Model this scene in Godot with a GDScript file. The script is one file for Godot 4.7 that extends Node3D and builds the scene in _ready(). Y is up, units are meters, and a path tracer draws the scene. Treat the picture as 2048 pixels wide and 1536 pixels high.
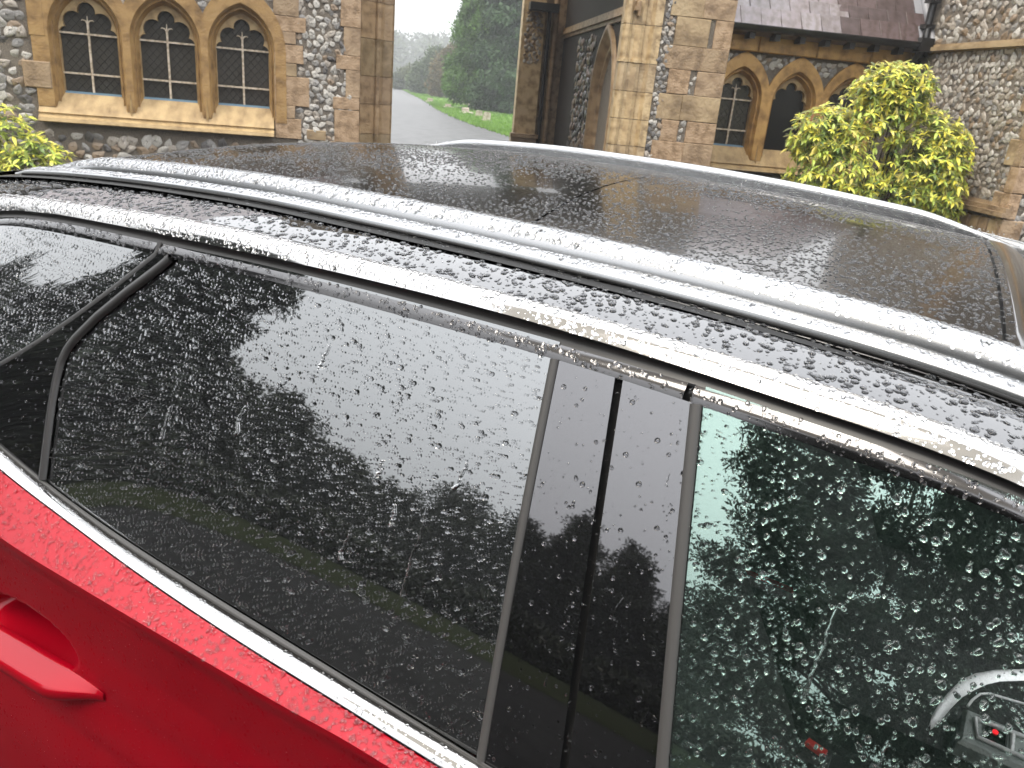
extends Node3D
# A wet red car parked in front of a flint and stone cemetery gatehouse, on a rainy day.

const CAM_Y := 1.72
const NOTHING := {}

var rng := RandomNumberGenerator.new()
var M := {}
var lib := {}


# ---------------------------------------------------------------- mesh builder
class MB:
	var v := PackedVector3Array()
	var n := PackedVector3Array()
	var uv := PackedVector2Array()
	var ix := PackedInt32Array()

	func vert(p: Vector3, nn: Vector3, t := Vector2.ZERO) -> int:
		v.append(p)
		n.append(nn)
		uv.append(t)
		return v.size() - 1

	# corners counter-clockwise seen from outside
	func tri(a: Vector3, b: Vector3, c: Vector3) -> void:
		var nn := (b - a).cross(c - a).normalized()
		var i := vert(a, nn)
		vert(b, nn)
		vert(c, nn)
		ix.append_array(PackedInt32Array([i, i + 2, i + 1]))

	func quad(a: Vector3, b: Vector3, c: Vector3, d: Vector3) -> void:
		var nn := (c - a).cross(d - b).normalized()
		var i := vert(a, nn, Vector2(0, 0))
		vert(b, nn, Vector2(1, 0))
		vert(c, nn, Vector2(1, 1))
		vert(d, nn, Vector2(0, 1))
		ix.append_array(PackedInt32Array([i, i + 2, i + 1, i, i + 3, i + 2]))

	# rows of points, smooth; flip turns the outside round
	func grid(rows: Array, flip := false, wrap := false) -> void:
		var nr := rows.size()
		var nc: int = rows[0].size()
		var base := v.size()
		for r in nr:
			var row: PackedVector3Array = rows[r]
			for c in nc:
				var r0: PackedVector3Array = rows[maxi(r - 1, 0)]
				var r1: PackedVector3Array = rows[mini(r + 1, nr - 1)]
				var ca := c - 1
				var cb := c + 1
				if wrap:
					ca = (c - 1 + nc - 1) % (nc - 1)
					cb = (c + 1) % (nc - 1)
				else:
					ca = maxi(ca, 0)
					cb = mini(cb, nc - 1)
				var nn := (row[cb] - row[ca]).cross(r1[c] - r0[c])
				if nn.length_squared() < 1e-16:
					nn = Vector3.UP
				nn = nn.normalized()
				vert(row[c], -nn if flip else nn, Vector2(float(c) / (nc - 1), float(r) / (nr - 1)))
		for r in nr - 1:
			for c in nc - 1:
				var i := base + r * nc + c
				if flip:
					ix.append_array(PackedInt32Array([i, i + 1, i + nc, i + 1, i + nc + 1, i + nc]))
				else:
					ix.append_array(PackedInt32Array([i, i + nc, i + 1, i + 1, i + nc, i + nc + 1]))

	func box(c: Vector3, s: Vector3, b := Basis()) -> void:
		var x := b.x * s.x * 0.5
		var y := b.y * s.y * 0.5
		var z := b.z * s.z * 0.5
		for f in [[x, y, z], [-x, z, y], [y, z, x], [-y, x, z], [z, x, y], [-z, y, x]]:
			var o: Vector3 = f[0]
			var p: Vector3 = f[1]
			var q: Vector3 = f[2]
			quad(c + o - p - q, c + o + p - q, c + o + p + q, c + o - p + q)

	# a block whose +z face is proud, with chamfered front edges
	func block(c: Vector3, s: Vector3, ch: float, b := Basis(), jit := 0.0, r: RandomNumberGenerator = null) -> void:
		var h := s * 0.5
		var k := []
		for q in [Vector2(-1, -1), Vector2(1, -1), Vector2(1, 1), Vector2(-1, 1)]:
			var j := Vector3.ZERO
			if r and jit > 0.0:
				j = Vector3(r.randf_range(-jit, jit), r.randf_range(-jit, jit), r.randf_range(-jit, jit))
			var bk: Vector3 = c + b * Vector3(q.x * h.x, q.y * h.y, -h.z)
			var md: Vector3 = c + b * (Vector3(q.x * h.x, q.y * h.y, h.z - ch) + j * Vector3(1, 1, 0.0))
			var fr: Vector3 = c + b * (Vector3(q.x * (h.x - ch), q.y * (h.y - ch), h.z) + j)
			k.append([bk, md, fr])
		quad(k[0][2], k[1][2], k[2][2], k[3][2])
		for i in 4:
			var a: Array = k[i]
			var d: Array = k[(i + 1) % 4]
			quad(a[1], d[1], d[2], a[2])
			quad(a[0], d[0], d[1], a[1])

	func tube(path: PackedVector3Array, rad: Variant, seg := 8, caps := true) -> void:
		var rows := []
		var up := Vector3(0.123, 1, 0.05).normalized()
		for i in path.size():
			var t := (path[mini(i + 1, path.size() - 1)] - path[maxi(i - 1, 0)]).normalized()
			if absf(t.dot(up)) > 0.95:
				up = Vector3(1, 0.1, 0.2).normalized()
			var a := up.cross(t).normalized()
			var b := t.cross(a)
			var rr: float = rad[i] if rad is Array else rad
			var row := PackedVector3Array()
			for s in seg + 1:
				var an := TAU * s / seg
				row.append(path[i] + (a * cos(an) + b * sin(an)) * rr)
			rows.append(row)
		grid(rows, true, true)
		if caps:
			for e in [0, path.size() - 1]:
				var row: PackedVector3Array = rows[e]
				for s in seg:
					if e == 0:
						tri(path[e], row[s], row[s + 1])
					else:
						tri(path[e], row[s + 1], row[s])

	# flat polygons standing in x-y, from z0 (back) to z1 (front)
	func plate(polys: Array, z0: float, z1: float, back := false) -> void:
		for pp in polys:
			var p: PackedVector2Array = pp
			if Geometry2D.is_polygon_clockwise(p):
				p = p.duplicate()
				p.reverse()
			var t := Geometry2D.triangulate_polygon(p)
			for i in range(0, t.size(), 3):
				var a := Vector3(p[t[i]].x, p[t[i]].y, z1)
				var b := Vector3(p[t[i + 1]].x, p[t[i + 1]].y, z1)
				var c := Vector3(p[t[i + 2]].x, p[t[i + 2]].y, z1)
				if (b - a).cross(c - a).z < 0:
					tri(a, c, b)
				else:
					tri(a, b, c)
				if back:
					var zz := Vector3(0, 0, z0 - z1)
					if (b - a).cross(c - a).z < 0:
						tri(a + zz, b + zz, c + zz)
					else:
						tri(a + zz, c + zz, b + zz)
			for i in p.size():
				var a := p[i]
				var b := p[(i + 1) % p.size()]
				if a.distance_to(b) < 1e-5:
					continue
				quad(Vector3(a.x, a.y, z0), Vector3(b.x, b.y, z0), Vector3(b.x, b.y, z1), Vector3(a.x, a.y, z1))

	func mesh() -> ArrayMesh:
		var a := []
		a.resize(Mesh.ARRAY_MAX)
		a[Mesh.ARRAY_VERTEX] = v
		a[Mesh.ARRAY_NORMAL] = n
		a[Mesh.ARRAY_TEX_UV] = uv
		a[Mesh.ARRAY_INDEX] = ix
		var m := ArrayMesh.new()
		if v.size():
			m.add_surface_from_arrays(Mesh.PRIMITIVE_TRIANGLES, a)
		return m


# ---------------------------------------------------------------- scene helpers
func part(called: String, mesh: Mesh, mat: Material, parent: Node = self) -> MeshInstance3D:
	var o := MeshInstance3D.new()
	o.name = called
	o.mesh = mesh
	o.material_override = mat
	parent.add_child(o, true)
	return o


func thing(called: String, label: String, category: String, at := Transform3D(), group := "") -> Node3D:
	var o := Node3D.new()
	o.name = called
	o.transform = at
	add_child(o, true)
	tag(o, label, category, group)
	return o


func tag(o: Node, label: String, category: String, group := "") -> void:
	o.set_meta("label", label)
	o.set_meta("category", category)
	if group:
		o.set_meta("group", group)


func many(called: String, mesh: Mesh, mat: Material, xf: Array, parent: Node, colors := []) -> MultiMeshInstance3D:
	var mm := MultiMesh.new()
	mm.transform_format = MultiMesh.TRANSFORM_3D
	mm.use_colors = colors.size() > 0
	mm.mesh = mesh
	mm.instance_count = xf.size()
	for i in xf.size():
		mm.set_instance_transform(i, xf[i])
		if colors.size():
			mm.set_instance_color(i, colors[i])
	var o := MultiMeshInstance3D.new()
	o.name = called
	o.multimesh = mm
	o.material_override = mat
	parent.add_child(o, true)
	o.set_meta("kind", "stuff")
	return o


func lin(r: float, g: float, b: float) -> Color:
	return Color(r, g, b).linear_to_srgb()


func noise_tex(freq: float, octaves: int, ramp: Array, seed_ := 1, kind := FastNoiseLite.TYPE_SIMPLEX_SMOOTH, size := 512, normal := 0.0) -> NoiseTexture2D:
	var f := FastNoiseLite.new()
	f.noise_type = kind
	f.seed = seed_
	f.frequency = freq
	f.fractal_type = FastNoiseLite.FRACTAL_FBM
	f.fractal_octaves = octaves
	if kind == FastNoiseLite.TYPE_CELLULAR:
		f.cellular_return_type = FastNoiseLite.RETURN_DISTANCE
	var t := NoiseTexture2D.new()
	t.width = size
	t.height = size
	t.seamless = true
	t.noise = f
	if normal > 0.0:
		t.as_normal_map = true
		t.bump_strength = normal
	elif ramp.size():
		var g := Gradient.new()
		g.offsets = PackedFloat32Array()
		var off := PackedFloat32Array()
		var col := PackedColorArray()
		for i in ramp.size():
			off.append(ramp[i][0])
			col.append(ramp[i][1])
		g.offsets = off
		g.colors = col
		t.color_ramp = g
	return t


func mat(c: Color, rough := 0.5, metal := 0.0, spec := 0.5) -> StandardMaterial3D:
	var m := StandardMaterial3D.new()
	m.albedo_color = c
	m.roughness = rough
	m.metallic = metal
	m.metallic_specular = spec
	return m


func textured(c: Color, rough: float, tex: Texture2D, scale: float, relief: Texture2D = null, cm := 0.5, spec := 0.5) -> StandardMaterial3D:
	var m := mat(c, rough, 0.0, spec)
	m.albedo_texture = tex
	m.uv1_triplanar = true
	m.uv1_world_triplanar = true
	m.uv1_scale = Vector3.ONE * scale
	if relief:
		m.heightmap_enabled = true
		m.heightmap_texture = relief
		m.heightmap_scale = cm
	return m


func make_materials() -> void:
	var g := func(x: float) -> Color: return Color(x, x, x)
	var mottled := noise_tex(0.012, 5, [[0.0, Color(0.62, 0.58, 0.52)], [0.42, Color(0.86, 0.83, 0.78)], [0.6, Color(0.97, 0.95, 0.92)], [1.0, Color(1, 1, 1)]], 3)
	var stained := noise_tex(0.01, 5, [[0.0, Color(0.62, 0.58, 0.54)], [0.35, Color(0.83, 0.80, 0.76)], [0.6, Color(0.96, 0.94, 0.91)], [1.0, Color(1, 1, 0.98)]], 9)
	var grain := noise_tex(0.06, 4, [[0.0, g.call(0.2)], [1.0, g.call(1.0)]], 5)
	var grit := noise_tex(0.14, 3, [[0.25, g.call(0.35)], [0.75, g.call(1.0)]], 15)
	M.gold = textured(lin(0.385, 0.245, 0.10), 0.55, stained, 0.9, grain, 0.5)
	M.gold_chapel_lifted = textured(lin(0.56, 0.345, 0.125), 0.55, stained, 0.9, grain, 0.5)  # same stone as gold, lightened to make up for the eave shade
	M.gold_pale = textured(lin(0.49, 0.36, 0.19), 0.55, stained, 1.1, grain, 0.5)
	M.quoin = [
		textured(lin(0.40, 0.295, 0.195), 0.6, stained, 0.7150000000000001, grain, 0.7), textured(lin(0.425, 0.305, 0.20), 0.6, mottled, 1.1, grain, 0.7),
		textured(lin(0.43, 0.33, 0.205), 0.6, stained, 0.49500000000000005, grain, 0.7), textured(lin(0.36, 0.265, 0.17), 0.6, stained, 0.8800000000000001, grain, 0.7),
	]
	M.pale = [textured(lin(0.58, 0.45, 0.27), 0.55, stained, 1.0, grain, 0.6), textured(lin(0.54, 0.42, 0.26), 0.55, stained, 1.4, grain, 0.6), textured(lin(0.48, 0.375, 0.24), 0.55, stained, 0.8, grain, 0.6)]
	M.brown = [textured(lin(0.38, 0.27, 0.16), 0.55, stained, 1.0, grain, 0.6), textured(lin(0.33, 0.235, 0.145), 0.55, stained, 1.4, grain, 0.6), textured(lin(0.30, 0.225, 0.135), 0.55, mottled, 0.8, grain, 0.6)]
	M.mortar = textured(lin(0.50, 0.42, 0.33), 0.7, grit, 2.2, grit, 1.2)
	M.mortar_shaded = textured(lin(0.065, 0.045, 0.03), 0.7, grit, 2.2, grit, 1.2)  # mortar with the gloom of the passage worked into its colour
	var flinty := noise_tex(0.05, 4, [[0.0, g.call(0.25)], [0.45, g.call(0.75)], [1.0, g.call(1.0)]], 21)
	M.flint = [
		textured(lin(0.80, 0.75, 0.67), 0.45, flinty, 4.0), textured(lin(0.64, 0.56, 0.47), 0.45, flinty, 5.0), textured(lin(0.44, 0.415, 0.385), 0.35, flinty, 4.0),
		textured(lin(0.46, 0.34, 0.23), 0.45, flinty, 5.0), textured(lin(0.19, 0.175, 0.165), 0.3, flinty, 4.0), textured(lin(0.40, 0.27, 0.19), 0.45, flinty, 6.0),
	]
	M.pane_lead = mat(lin(0.05, 0.045, 0.036), 0.28)
	M.pane_black = mat(lin(0.006, 0.006, 0.007), 0.3)
	M.bar = textured(lin(0.62, 0.55, 0.46), 0.5, mottled, 3.0)
	M.sill_blue = mat(lin(0.16, 0.26, 0.34), 0.5)
	M.iron = mat(lin(0.012, 0.012, 0.013), 0.35)
	M.oak = textured(lin(0.018, 0.015, 0.012), 0.85, grain, 2.0, null, 0.5, 0.2)
	M.slate = [
		textured(lin(0.235, 0.215, 0.24), 0.32, mottled, 1.2), textured(lin(0.28, 0.26, 0.29), 0.3, mottled, 1.5),
		textured(lin(0.10, 0.075, 0.08), 0.35, mottled, 1.1), textured(lin(0.125, 0.093, 0.099), 0.33, mottled, 1.6), textured(lin(0.25, 0.22, 0.245), 0.3, mottled, 1.3),
	]
	M.lead = mat(lin(0.30, 0.30, 0.32), 0.4)
	var tar := noise_tex(0.02, 5, [[0.0, g.call(0.55)], [0.5, g.call(0.85)], [1.0, g.call(1.0)]], 31)
	M.asphalt = textured(lin(0.020, 0.0195, 0.0195), 0.5, tar, 0.16)
	M.asphalt.metallic_specular = 0.12
	M.asphalt.roughness = 0.7
	M.drive = textured(lin(0.088, 0.087, 0.086), 0.16, tar, 0.16)
	M.drive.roughness = 0.5
	M.drive.metallic_specular = 0.5
	M.earth = textured(lin(0.03, 0.034, 0.018), 0.9, tar, 0.1)
	M.lawn = textured(lin(0.17, 0.30, 0.05), 0.9, noise_tex(0.03, 5, [[0.0, Color(0.35, 0.45, 0.25)], [0.5, Color(0.8, 0.85, 0.6)], [1.0, Color(1, 1, 0.8)]], 41), 0.12)
	M.verge = textured(lin(0.028, 0.034, 0.014), 0.9, tar, 0.3)
	M.verge.metallic_specular = 0.1
	M.earth.metallic_specular = 0.1
	M.grave = textured(lin(0.42, 0.39, 0.34), 0.7, stained, 0.7)
	M.white = mat(lin(0.8, 0.8, 0.78), 0.5)
	M.bark = textured(lin(0.09, 0.07, 0.05), 0.9, grain, 1.0, grain, 2.0)
	M.bark_red = textured(lin(0.10, 0.055, 0.035), 0.9, grain, 1.0, grain, 2.0)
	M.leaf = mat(Color.WHITE, 0.5)
	M.leaf.vertex_color_use_as_albedo = true
	M.leaf.backlight_enabled = true
	M.leaf.backlight = Color(0.5, 0.5, 0.5)
	M.needle = mat(Color.WHITE, 0.7)
	M.needle.vertex_color_use_as_albedo = true
	var leafy := func(c: Color) -> StandardMaterial3D:
		var m := mat(c, 0.38)
		m.backlight_enabled = true
		m.backlight = Color(0.55, 0.55, 0.5)
		return m
	M.leaves = [leafy.call(lin(0.70, 0.62, 0.07)), leafy.call(lin(0.60, 0.62, 0.10)), leafy.call(lin(0.38, 0.48, 0.08)), leafy.call(lin(0.70, 0.60, 0.16)), leafy.call(lin(0.10, 0.17, 0.035))]
	M.leaf_brown = leafy.call(lin(0.22, 0.06, 0.02))
	# the car
	M.red = mat(lin(0.31, 0.0003, 0.0085), 0.36, 0.3, 0.08)
	M.red.clearcoat_enabled = true
	M.red.clearcoat = 0.65
	M.red.clearcoat_roughness = 0.02
	M.black = mat(lin(0.052, 0.052, 0.056), 0.03, 1.0, 0.5)
	M.black.clearcoat_enabled = true
	M.black.clearcoat = 1.0
	M.black.clearcoat_roughness = 0.015
	M.pillar = mat(lin(0.175, 0.173, 0.178), 0.02, 1.0)
	M.roof = mat(lin(0.054, 0.050, 0.047), 0.17, 1.0, 0.5)
	M.roof.clearcoat_enabled = true
	M.roof.clearcoat = 0.4
	M.roof.clearcoat_roughness = 0.02
	M.dark_glass = mat(lin(0.25, 0.257, 0.26), 0.015, 1.0, 0.5)
	M.dark_glass.clearcoat_enabled = true
	M.dark_glass.clearcoat = 1.0
	M.dark_glass.clearcoat_roughness = 0.012
	M.frame = mat(lin(0.085, 0.083, 0.084), 0.14, 1.0, 0.5)
	M.frame.clearcoat_enabled = true
	M.frame.clearcoat = 0.7
	M.frame.clearcoat_roughness = 0.1
	M.chrome = mat(lin(0.52, 0.515, 0.51), 0.08, 1.0)
	M.rail = mat(lin(0.40, 0.405, 0.412), 0.27, 1.0)
	M.rubber = mat(lin(0.018, 0.017, 0.017), 0.42)
	M.seal = mat(lin(0.045, 0.043, 0.041), 0.55)
	M.void = mat(lin(0.004, 0.004, 0.004), 0.8)
	M.trim = textured(lin(0.045, 0.046, 0.045), 0.6, grain, 8.0)
	M.cloth = textured(lin(0.05, 0.05, 0.048), 0.8, grain, 12.0)
	M.silver = mat(lin(0.88, 0.90, 0.88), 0.35, 0.5)
	M.panel = mat(lin(0.30, 0.33, 0.31), 0.4, 0.3)
	M.tyre = mat(lin(0.02, 0.02, 0.02), 0.8)
	M.alloy = mat(lin(0.5, 0.5, 0.5), 0.3, 1.0)
	M.belt_red = mat(lin(0.6, 0.02, 0.015), 0.4)
	M.lamp_red = mat(lin(0.5, 0.0, 0.02), 0.4)
	M.lamp_red.emission_enabled = true
	M.lamp_red.emission = Color(1.0, 0.0, 0.08)
	M.lamp_red.emission_energy_multiplier = 0.8
	M.glass = mat(Color(0.84, 0.96, 0.91, 0.36), 0.0, 1.0, 0.5)
	var blank := Image.create(4, 4, false, Image.FORMAT_RGB8)
	blank.fill(Color.WHITE)
	M.glass.albedo_texture = ImageTexture.create_from_image(blank)
	M.glass.transparency = BaseMaterial3D.TRANSPARENCY_ALPHA
	M.glass_back = mat(Color(0.2, 0.3, 0.26, 0.05), 0.0, 0.0, 0.5)
	M.glass_back.transparency = BaseMaterial3D.TRANSPARENCY_ALPHA
	M.water_shaded = mat(Color(lin(0.70, 0.70, 0.71), 0.0), 0.0, 0.0, 0.5)  # clear water tinted grey, standing in for the dark seen through drops
	M.water_shaded.refraction_enabled = true
	M.water_shaded.refraction_scale = 0.033
	M.water = mat(Color(1, 1, 1, 0.0), 0.0, 0.0, 0.5)
	M.water.refraction_enabled = true
	M.water.refraction_scale = 0.033


# ---------------------------------------------------------------- shapes of the buildings
# a pointed (two-centred) arch opening: jambs from y0 up to ys, then arcs rising by rise
func arch(cx: float, w: float, y0: float, ys: float, rise: float, seg := 9) -> PackedVector2Array:
	var r := (rise * rise + w * w) / (2.0 * w)
	var p := PackedVector2Array([Vector2(cx - w, y0)])
	var a1 := asin(clampf(rise / r, 0, 1))
	if r < w + 1e-4:
		a1 = PI / 2
	for i in seg + 1:
		var a := a1 * i / seg
		p.append(Vector2(cx - w + r - r * cos(a), ys + r * sin(a)))
	for i in range(seg - 1, -1, -1):
		var a := a1 * i / seg
		p.append(Vector2(cx + w - r + r * cos(a), ys + r * sin(a)))
	p.append(Vector2(cx + w, y0))
	return p


func circle(c: Vector2, r: float, seg := 12) -> PackedVector2Array:
	var p := PackedVector2Array()
	for i in seg:
		p.append(c + Vector2(cos(TAU * i / seg), sin(TAU * i / seg)) * r)
	return p


func rect(x0: float, y0: float, x1: float, y1: float) -> PackedVector2Array:
	return PackedVector2Array([Vector2(x0, y0), Vector2(x1, y0), Vector2(x1, y1), Vector2(x0, y1)])


func clip_all(polys: Array, holes: Array) -> Array:
	var out := polys
	for h in holes:
		var nx := []
		for p in out:
			for q in Geometry2D.clip_polygons(p, h):
				if not Geometry2D.is_polygon_clockwise(q):
					nx.append(q)
		out = nx
	return out


# one stone light of a window: surround with mouldings, cusped head, pane and bars
func lancet(parent: Node3D, cx: float, pitch_l: float, pitch_r: float, gw: float, y_bot: float, y_spr: float, bars: bool, side_l: float, side_r: float) -> void:
	var rise := gw * 1.32
	var mw := gw * 1.25
	var mrise := rise * 1.26
	var ew := gw * 1.66
	var erise := rise * 1.8
	var y_feet := y_bot - 0.15
	# face of the surround, clipped to its own bay
	var ext := arch(cx, ew, y_feet, y_spr, erise)
	var bay := Geometry2D.intersect_polygons(ext, rect(cx - pitch_l, y_feet, cx + pitch_r, y_spr + 2.0))
	var face: Array = bay
	if side_l > 0.0:
		face = Geometry2D.merge_polygons(face[0], rect(cx - side_l, y_feet, cx - gw, y_spr + 0.05))
	if side_r > 0.0:
		face = Geometry2D.merge_polygons(face[0], rect(cx + gw, y_feet, cx + side_r, y_spr + 0.02))
	face = clip_all(face, [arch(cx, mw, y_feet - 1.0, y_spr, mrise)])
	var b := MB.new()
	b.plate(face, -0.2, 0.03)
	# mouldings running round the opening
	var prof := [[1.25, 1.26, 0.03], [1.2, 1.2, 0.005], [1.185, 1.185, -0.03], [1.13, 1.13, -0.045], [1.115, 1.115, -0.03], [1.09, 1.09, -0.03], [1.07, 1.07, -0.075], [1.03, 1.03, -0.105], [1.0, 1.0, -0.115], [1.0, 1.0, -0.21]]
	var rows := []
	for q in prof:
		var row := PackedVector3Array()
		for p in arch(cx, gw * q[0], y_bot - 0.06 - 0.1 * (q[0] - 1.0) * 4.0, y_spr, rise * q[1], 10):
			row.append(Vector3(p.x, p.y, q[2]))
		rows.append(row)
	b.grid(rows, true)
	var w := part("window", b.mesh(), M.gold, parent)
	# cusped head
	var k := gw / 0.286
	var hole := Geometry2D.merge_polygons(rect(cx - gw * 0.985, y_bot - 0.3, cx + gw * 0.985, y_spr - 0.035 * k), circle(Vector2(cx - 0.212 * k, y_spr - 0.01 * k), 0.075 * k))
	for c in [[0.212, -0.01, 0.075], [-0.135, 0.115, 0.105], [0.135, 0.115, 0.105], [0.0, 0.228, 0.088], [0.0, 0.06, 0.13], [0.0, -0.02, 0.17]]:
		hole = Geometry2D.merge_polygons(hole[0], circle(Vector2(cx + c[0] * k, y_spr + c[1] * k), c[2] * k, 16))
	var head := clip_all([arch(cx, gw + 0.01, y_bot, y_spr, rise + 0.01, 12)], [hole[0]])
	var cb := MB.new()
	cb.plate(head, -0.2, -0.125)
	part("tracery", cb.mesh(), M.gold_pale, w)
	# pane with lead and bars
	var gb := MB.new()
	gb.plate([arch(cx, gw - 0.002, y_bot - 0.02, y_spr, rise - 0.003)], -0.2, -0.19)
	part("pane", gb.mesh(), M.pane_lead if bars else M.pane_black, w)
	if bars:
		var lb := MB.new()
		for i in 16:
			for sg in [-1.0, 1.0]:
				var y0: float = y_bot - 0.55 + i * 0.09
				var p0 := Vector2(cx - gw, y0)
				var p1 := Vector2(cx + gw, y0 + gw * 2.0 * 1.1)
				if sg < 0:
					p0.x = cx + gw
					p1.x = cx - gw
				var seg := Geometry2D.intersect_polyline_with_polygon(PackedVector2Array([p0, p1]), arch(cx, gw - 0.01, y_bot, y_spr, rise - 0.02))
				for s in seg:
					lb.tube(PackedVector3Array([Vector3(s[0].x, s[0].y, -0.188), Vector3(s[-1].x, s[-1].y, -0.188)]), 0.003, 4, false)
		var lead := part("leading", lb.mesh(), M.iron, w)
		lead.set_meta("kind", "stuff")
		for y in [y_spr, y_bot + 0.205]:
			var t := MB.new()
			t.box(Vector3(cx, y, -0.155), Vector3(gw * 2.0, 0.019, 0.022))
			part("saddle_bar", t.mesh(), M.bar, w)
		var mb := MB.new()
		mb.box(Vector3(cx, (y_bot + y_spr + 0.12) / 2.0, -0.150), Vector3(0.021, y_spr - y_bot + 0.12, 0.024))
		mb.tube(PackedVector3Array([Vector3(cx, y_spr + 0.11, -0.15), Vector3(cx, y_spr + 0.185, -0.15)]), [0.011, 0.003], 6)
		for sg in [-1.0, 1.0]:
			mb.tube(PackedVector3Array([Vector3(cx, y_spr + 0.10, -0.15), Vector3(cx + sg * 0.02, y_spr + 0.135, -0.15), Vector3(cx + sg * 0.05, y_spr + 0.142, -0.148), Vector3(cx + sg * 0.062, y_spr + 0.13, -0.147)]), [0.008, 0.008, 0.006, 0.003], 5)
		part("stanchion", mb.mesh(), M.bar, w)
		var sb := MB.new()
		sb.box(Vector3(cx, y_bot + 0.006, -0.15), Vector3(gw * 2.0, 0.022, 0.03))
		part("sill_strip", sb.mesh(), M.sill_blue, w)


func sill(parent: Node3D, x0: float, x1: float, y_bot: float, y_low: float, feet: Array) -> void:
	var b := MB.new()
	var prof := [[y_bot - 0.005, -0.2], [y_bot - 0.005, -0.12], [y_bot - 0.21, 0.075], [y_bot - 0.225, 0.06], [y_bot - 0.235, 0.062], [y_bot - 0.26, 0.105], [y_low + 0.012, 0.115], [y_low, 0.095], [y_low + 0.01, 0.03], [y_low + 0.012, -0.1]]
	var rows := []
	for q in prof:
		rows.append(PackedVector3Array([Vector3(x0, q[0], q[1]), Vector3(x1, q[0], q[1])]))
	for i in rows.size() - 1:
		b.quad(rows[i + 1][0], rows[i + 1][1], rows[i][1], rows[i][0])
	for e in [0, 1]:
		var c := Vector3(x0 if e == 0 else x1, (y_bot + y_low) / 2, -0.05)
		for i in rows.size() - 1:
			if e == 0:
				b.tri(c, rows[i + 1][0], rows[i][0])
			else:
				b.tri(c, rows[i][1], rows[i + 1][1])
	# stops under the mullions
	for x in feet:
		var t := Vector3(x, y_bot - 0.19, 0.066)
		var w := 0.075
		var h := 0.17
		var l := Vector3(x - w, y_bot + 0.02, -0.12)
		var r := Vector3(x + w, y_bot + 0.02, -0.12)
		var u := Vector3(x, y_bot + 0.05, 0.035)
		b.tri(l, t, u)
		b.tri(t, r, u)
		h = h
	part("sill", b.mesh(), M.gold_pale, parent)


func flint_shapes() -> void:
	lib.flint = []
	for k in 7:
		var b := MB.new()
		var rows := []
		var ph := rng.randf() * TAU
		var e1 := rng.randf_range(0.1, 0.3)
		var e2 := rng.randf_range(0.05, 0.22)
		for i in 4:
			var a := (PI / 2) * (1.0 - i / 3.0) * 0.98 - 0.06
			var row := PackedVector3Array()
			for j in 8:
				var th := TAU * j / 7.0
				if j == 7:
					th = 0.0
				var rr := 1.0 + e1 * sin(2 * th + ph) + e2 * sin(3 * th + 2.0 * ph)
				row.append(Vector3(cos(th) * rr * cos(a), sin(th) * rr * cos(a), pow(maxf(sin(a), 0.0), 0.6) * (0.85 + 0.2 * sin(th * 2.0 + k))))
			rows.append(row)
		b.grid(rows, false, true)
		lib.flint.append(b.mesh())


# flints bedded in a wall that faces local +z; ok says where, weights which kinds
func flints(parent: Node3D, xf: Transform3D, x0: float, x1: float, y0: float, y1: float, size: float, ok: Callable, weights: Array, most: int) -> void:
	var placed := []
	var rows := int((y1 - y0) / (size * 0.8))
	for r in rows:
		var cols := int((x1 - x0) / size)
		for c in cols:
			var x := x0 + (c + 0.5 + (0.5 if r % 2 else 0.0)) * size + rng.randf_range(-0.28, 0.28) * size
			var y := y0 + (r + 0.5) * size * 0.8 + rng.randf_range(-0.22, 0.22) * size
			if x < x0 or x > x1 or not ok.call(x, y):
				continue
			var s := size * rng.randf_range(0.42, 0.68)
			var st := rng.randf_range(0.62, 1.0)
			var an := rng.randf_range(-0.7, 0.7) + (PI / 2 if rng.randf() < 0.25 else 0.0)
			var bs := Basis(Vector3.BACK, an) * Basis.from_scale(Vector3(s, s * st, s * rng.randf_range(0.25, 0.48)))
			bs = Basis(Vector3.RIGHT, rng.randf_range(-0.3, 0.3)) * Basis(Vector3.UP, rng.randf_range(-0.3, 0.3)) * bs
			var t := Transform3D(bs, Vector3(x, y, rng.randf_range(-0.008, 0.004)))
			var w := rng.randf()
			var kind := 0
			for i in weights.size():
				w -= weights[i]
				if w <= 0.0:
					kind = i
					break
			placed.append([xf * t, kind, rng.randi() % 7])
	var singles := placed.size() if placed.size() <= most else most
	for i in singles:
		var q: Array = placed[i]
		var o := part("flint", lib.flint[q[2]], M.flint[q[1]], parent)
		o.transform = q[0]
	if placed.size() > singles:
		for kind in M.flint.size():
			var list := []
			for i in range(singles, placed.size()):
				if placed[i][1] == kind:
					list.append(placed[i][0])
			if list.size():
				many("flint_field", lib.flint[kind], M.flint[kind], list, parent)


func stone(parent: Node3D, called: String, c: Vector3, s: Vector3, m: Material, ch := 0.005, bs := Basis()) -> void:
	var b := MB.new()
	b.block(c, s, ch, bs, 0.003, rng)
	part(called, b.mesh(), m, parent)


func pick(a: Array) -> Variant:
	return a[rng.randi() % a.size()]


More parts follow.
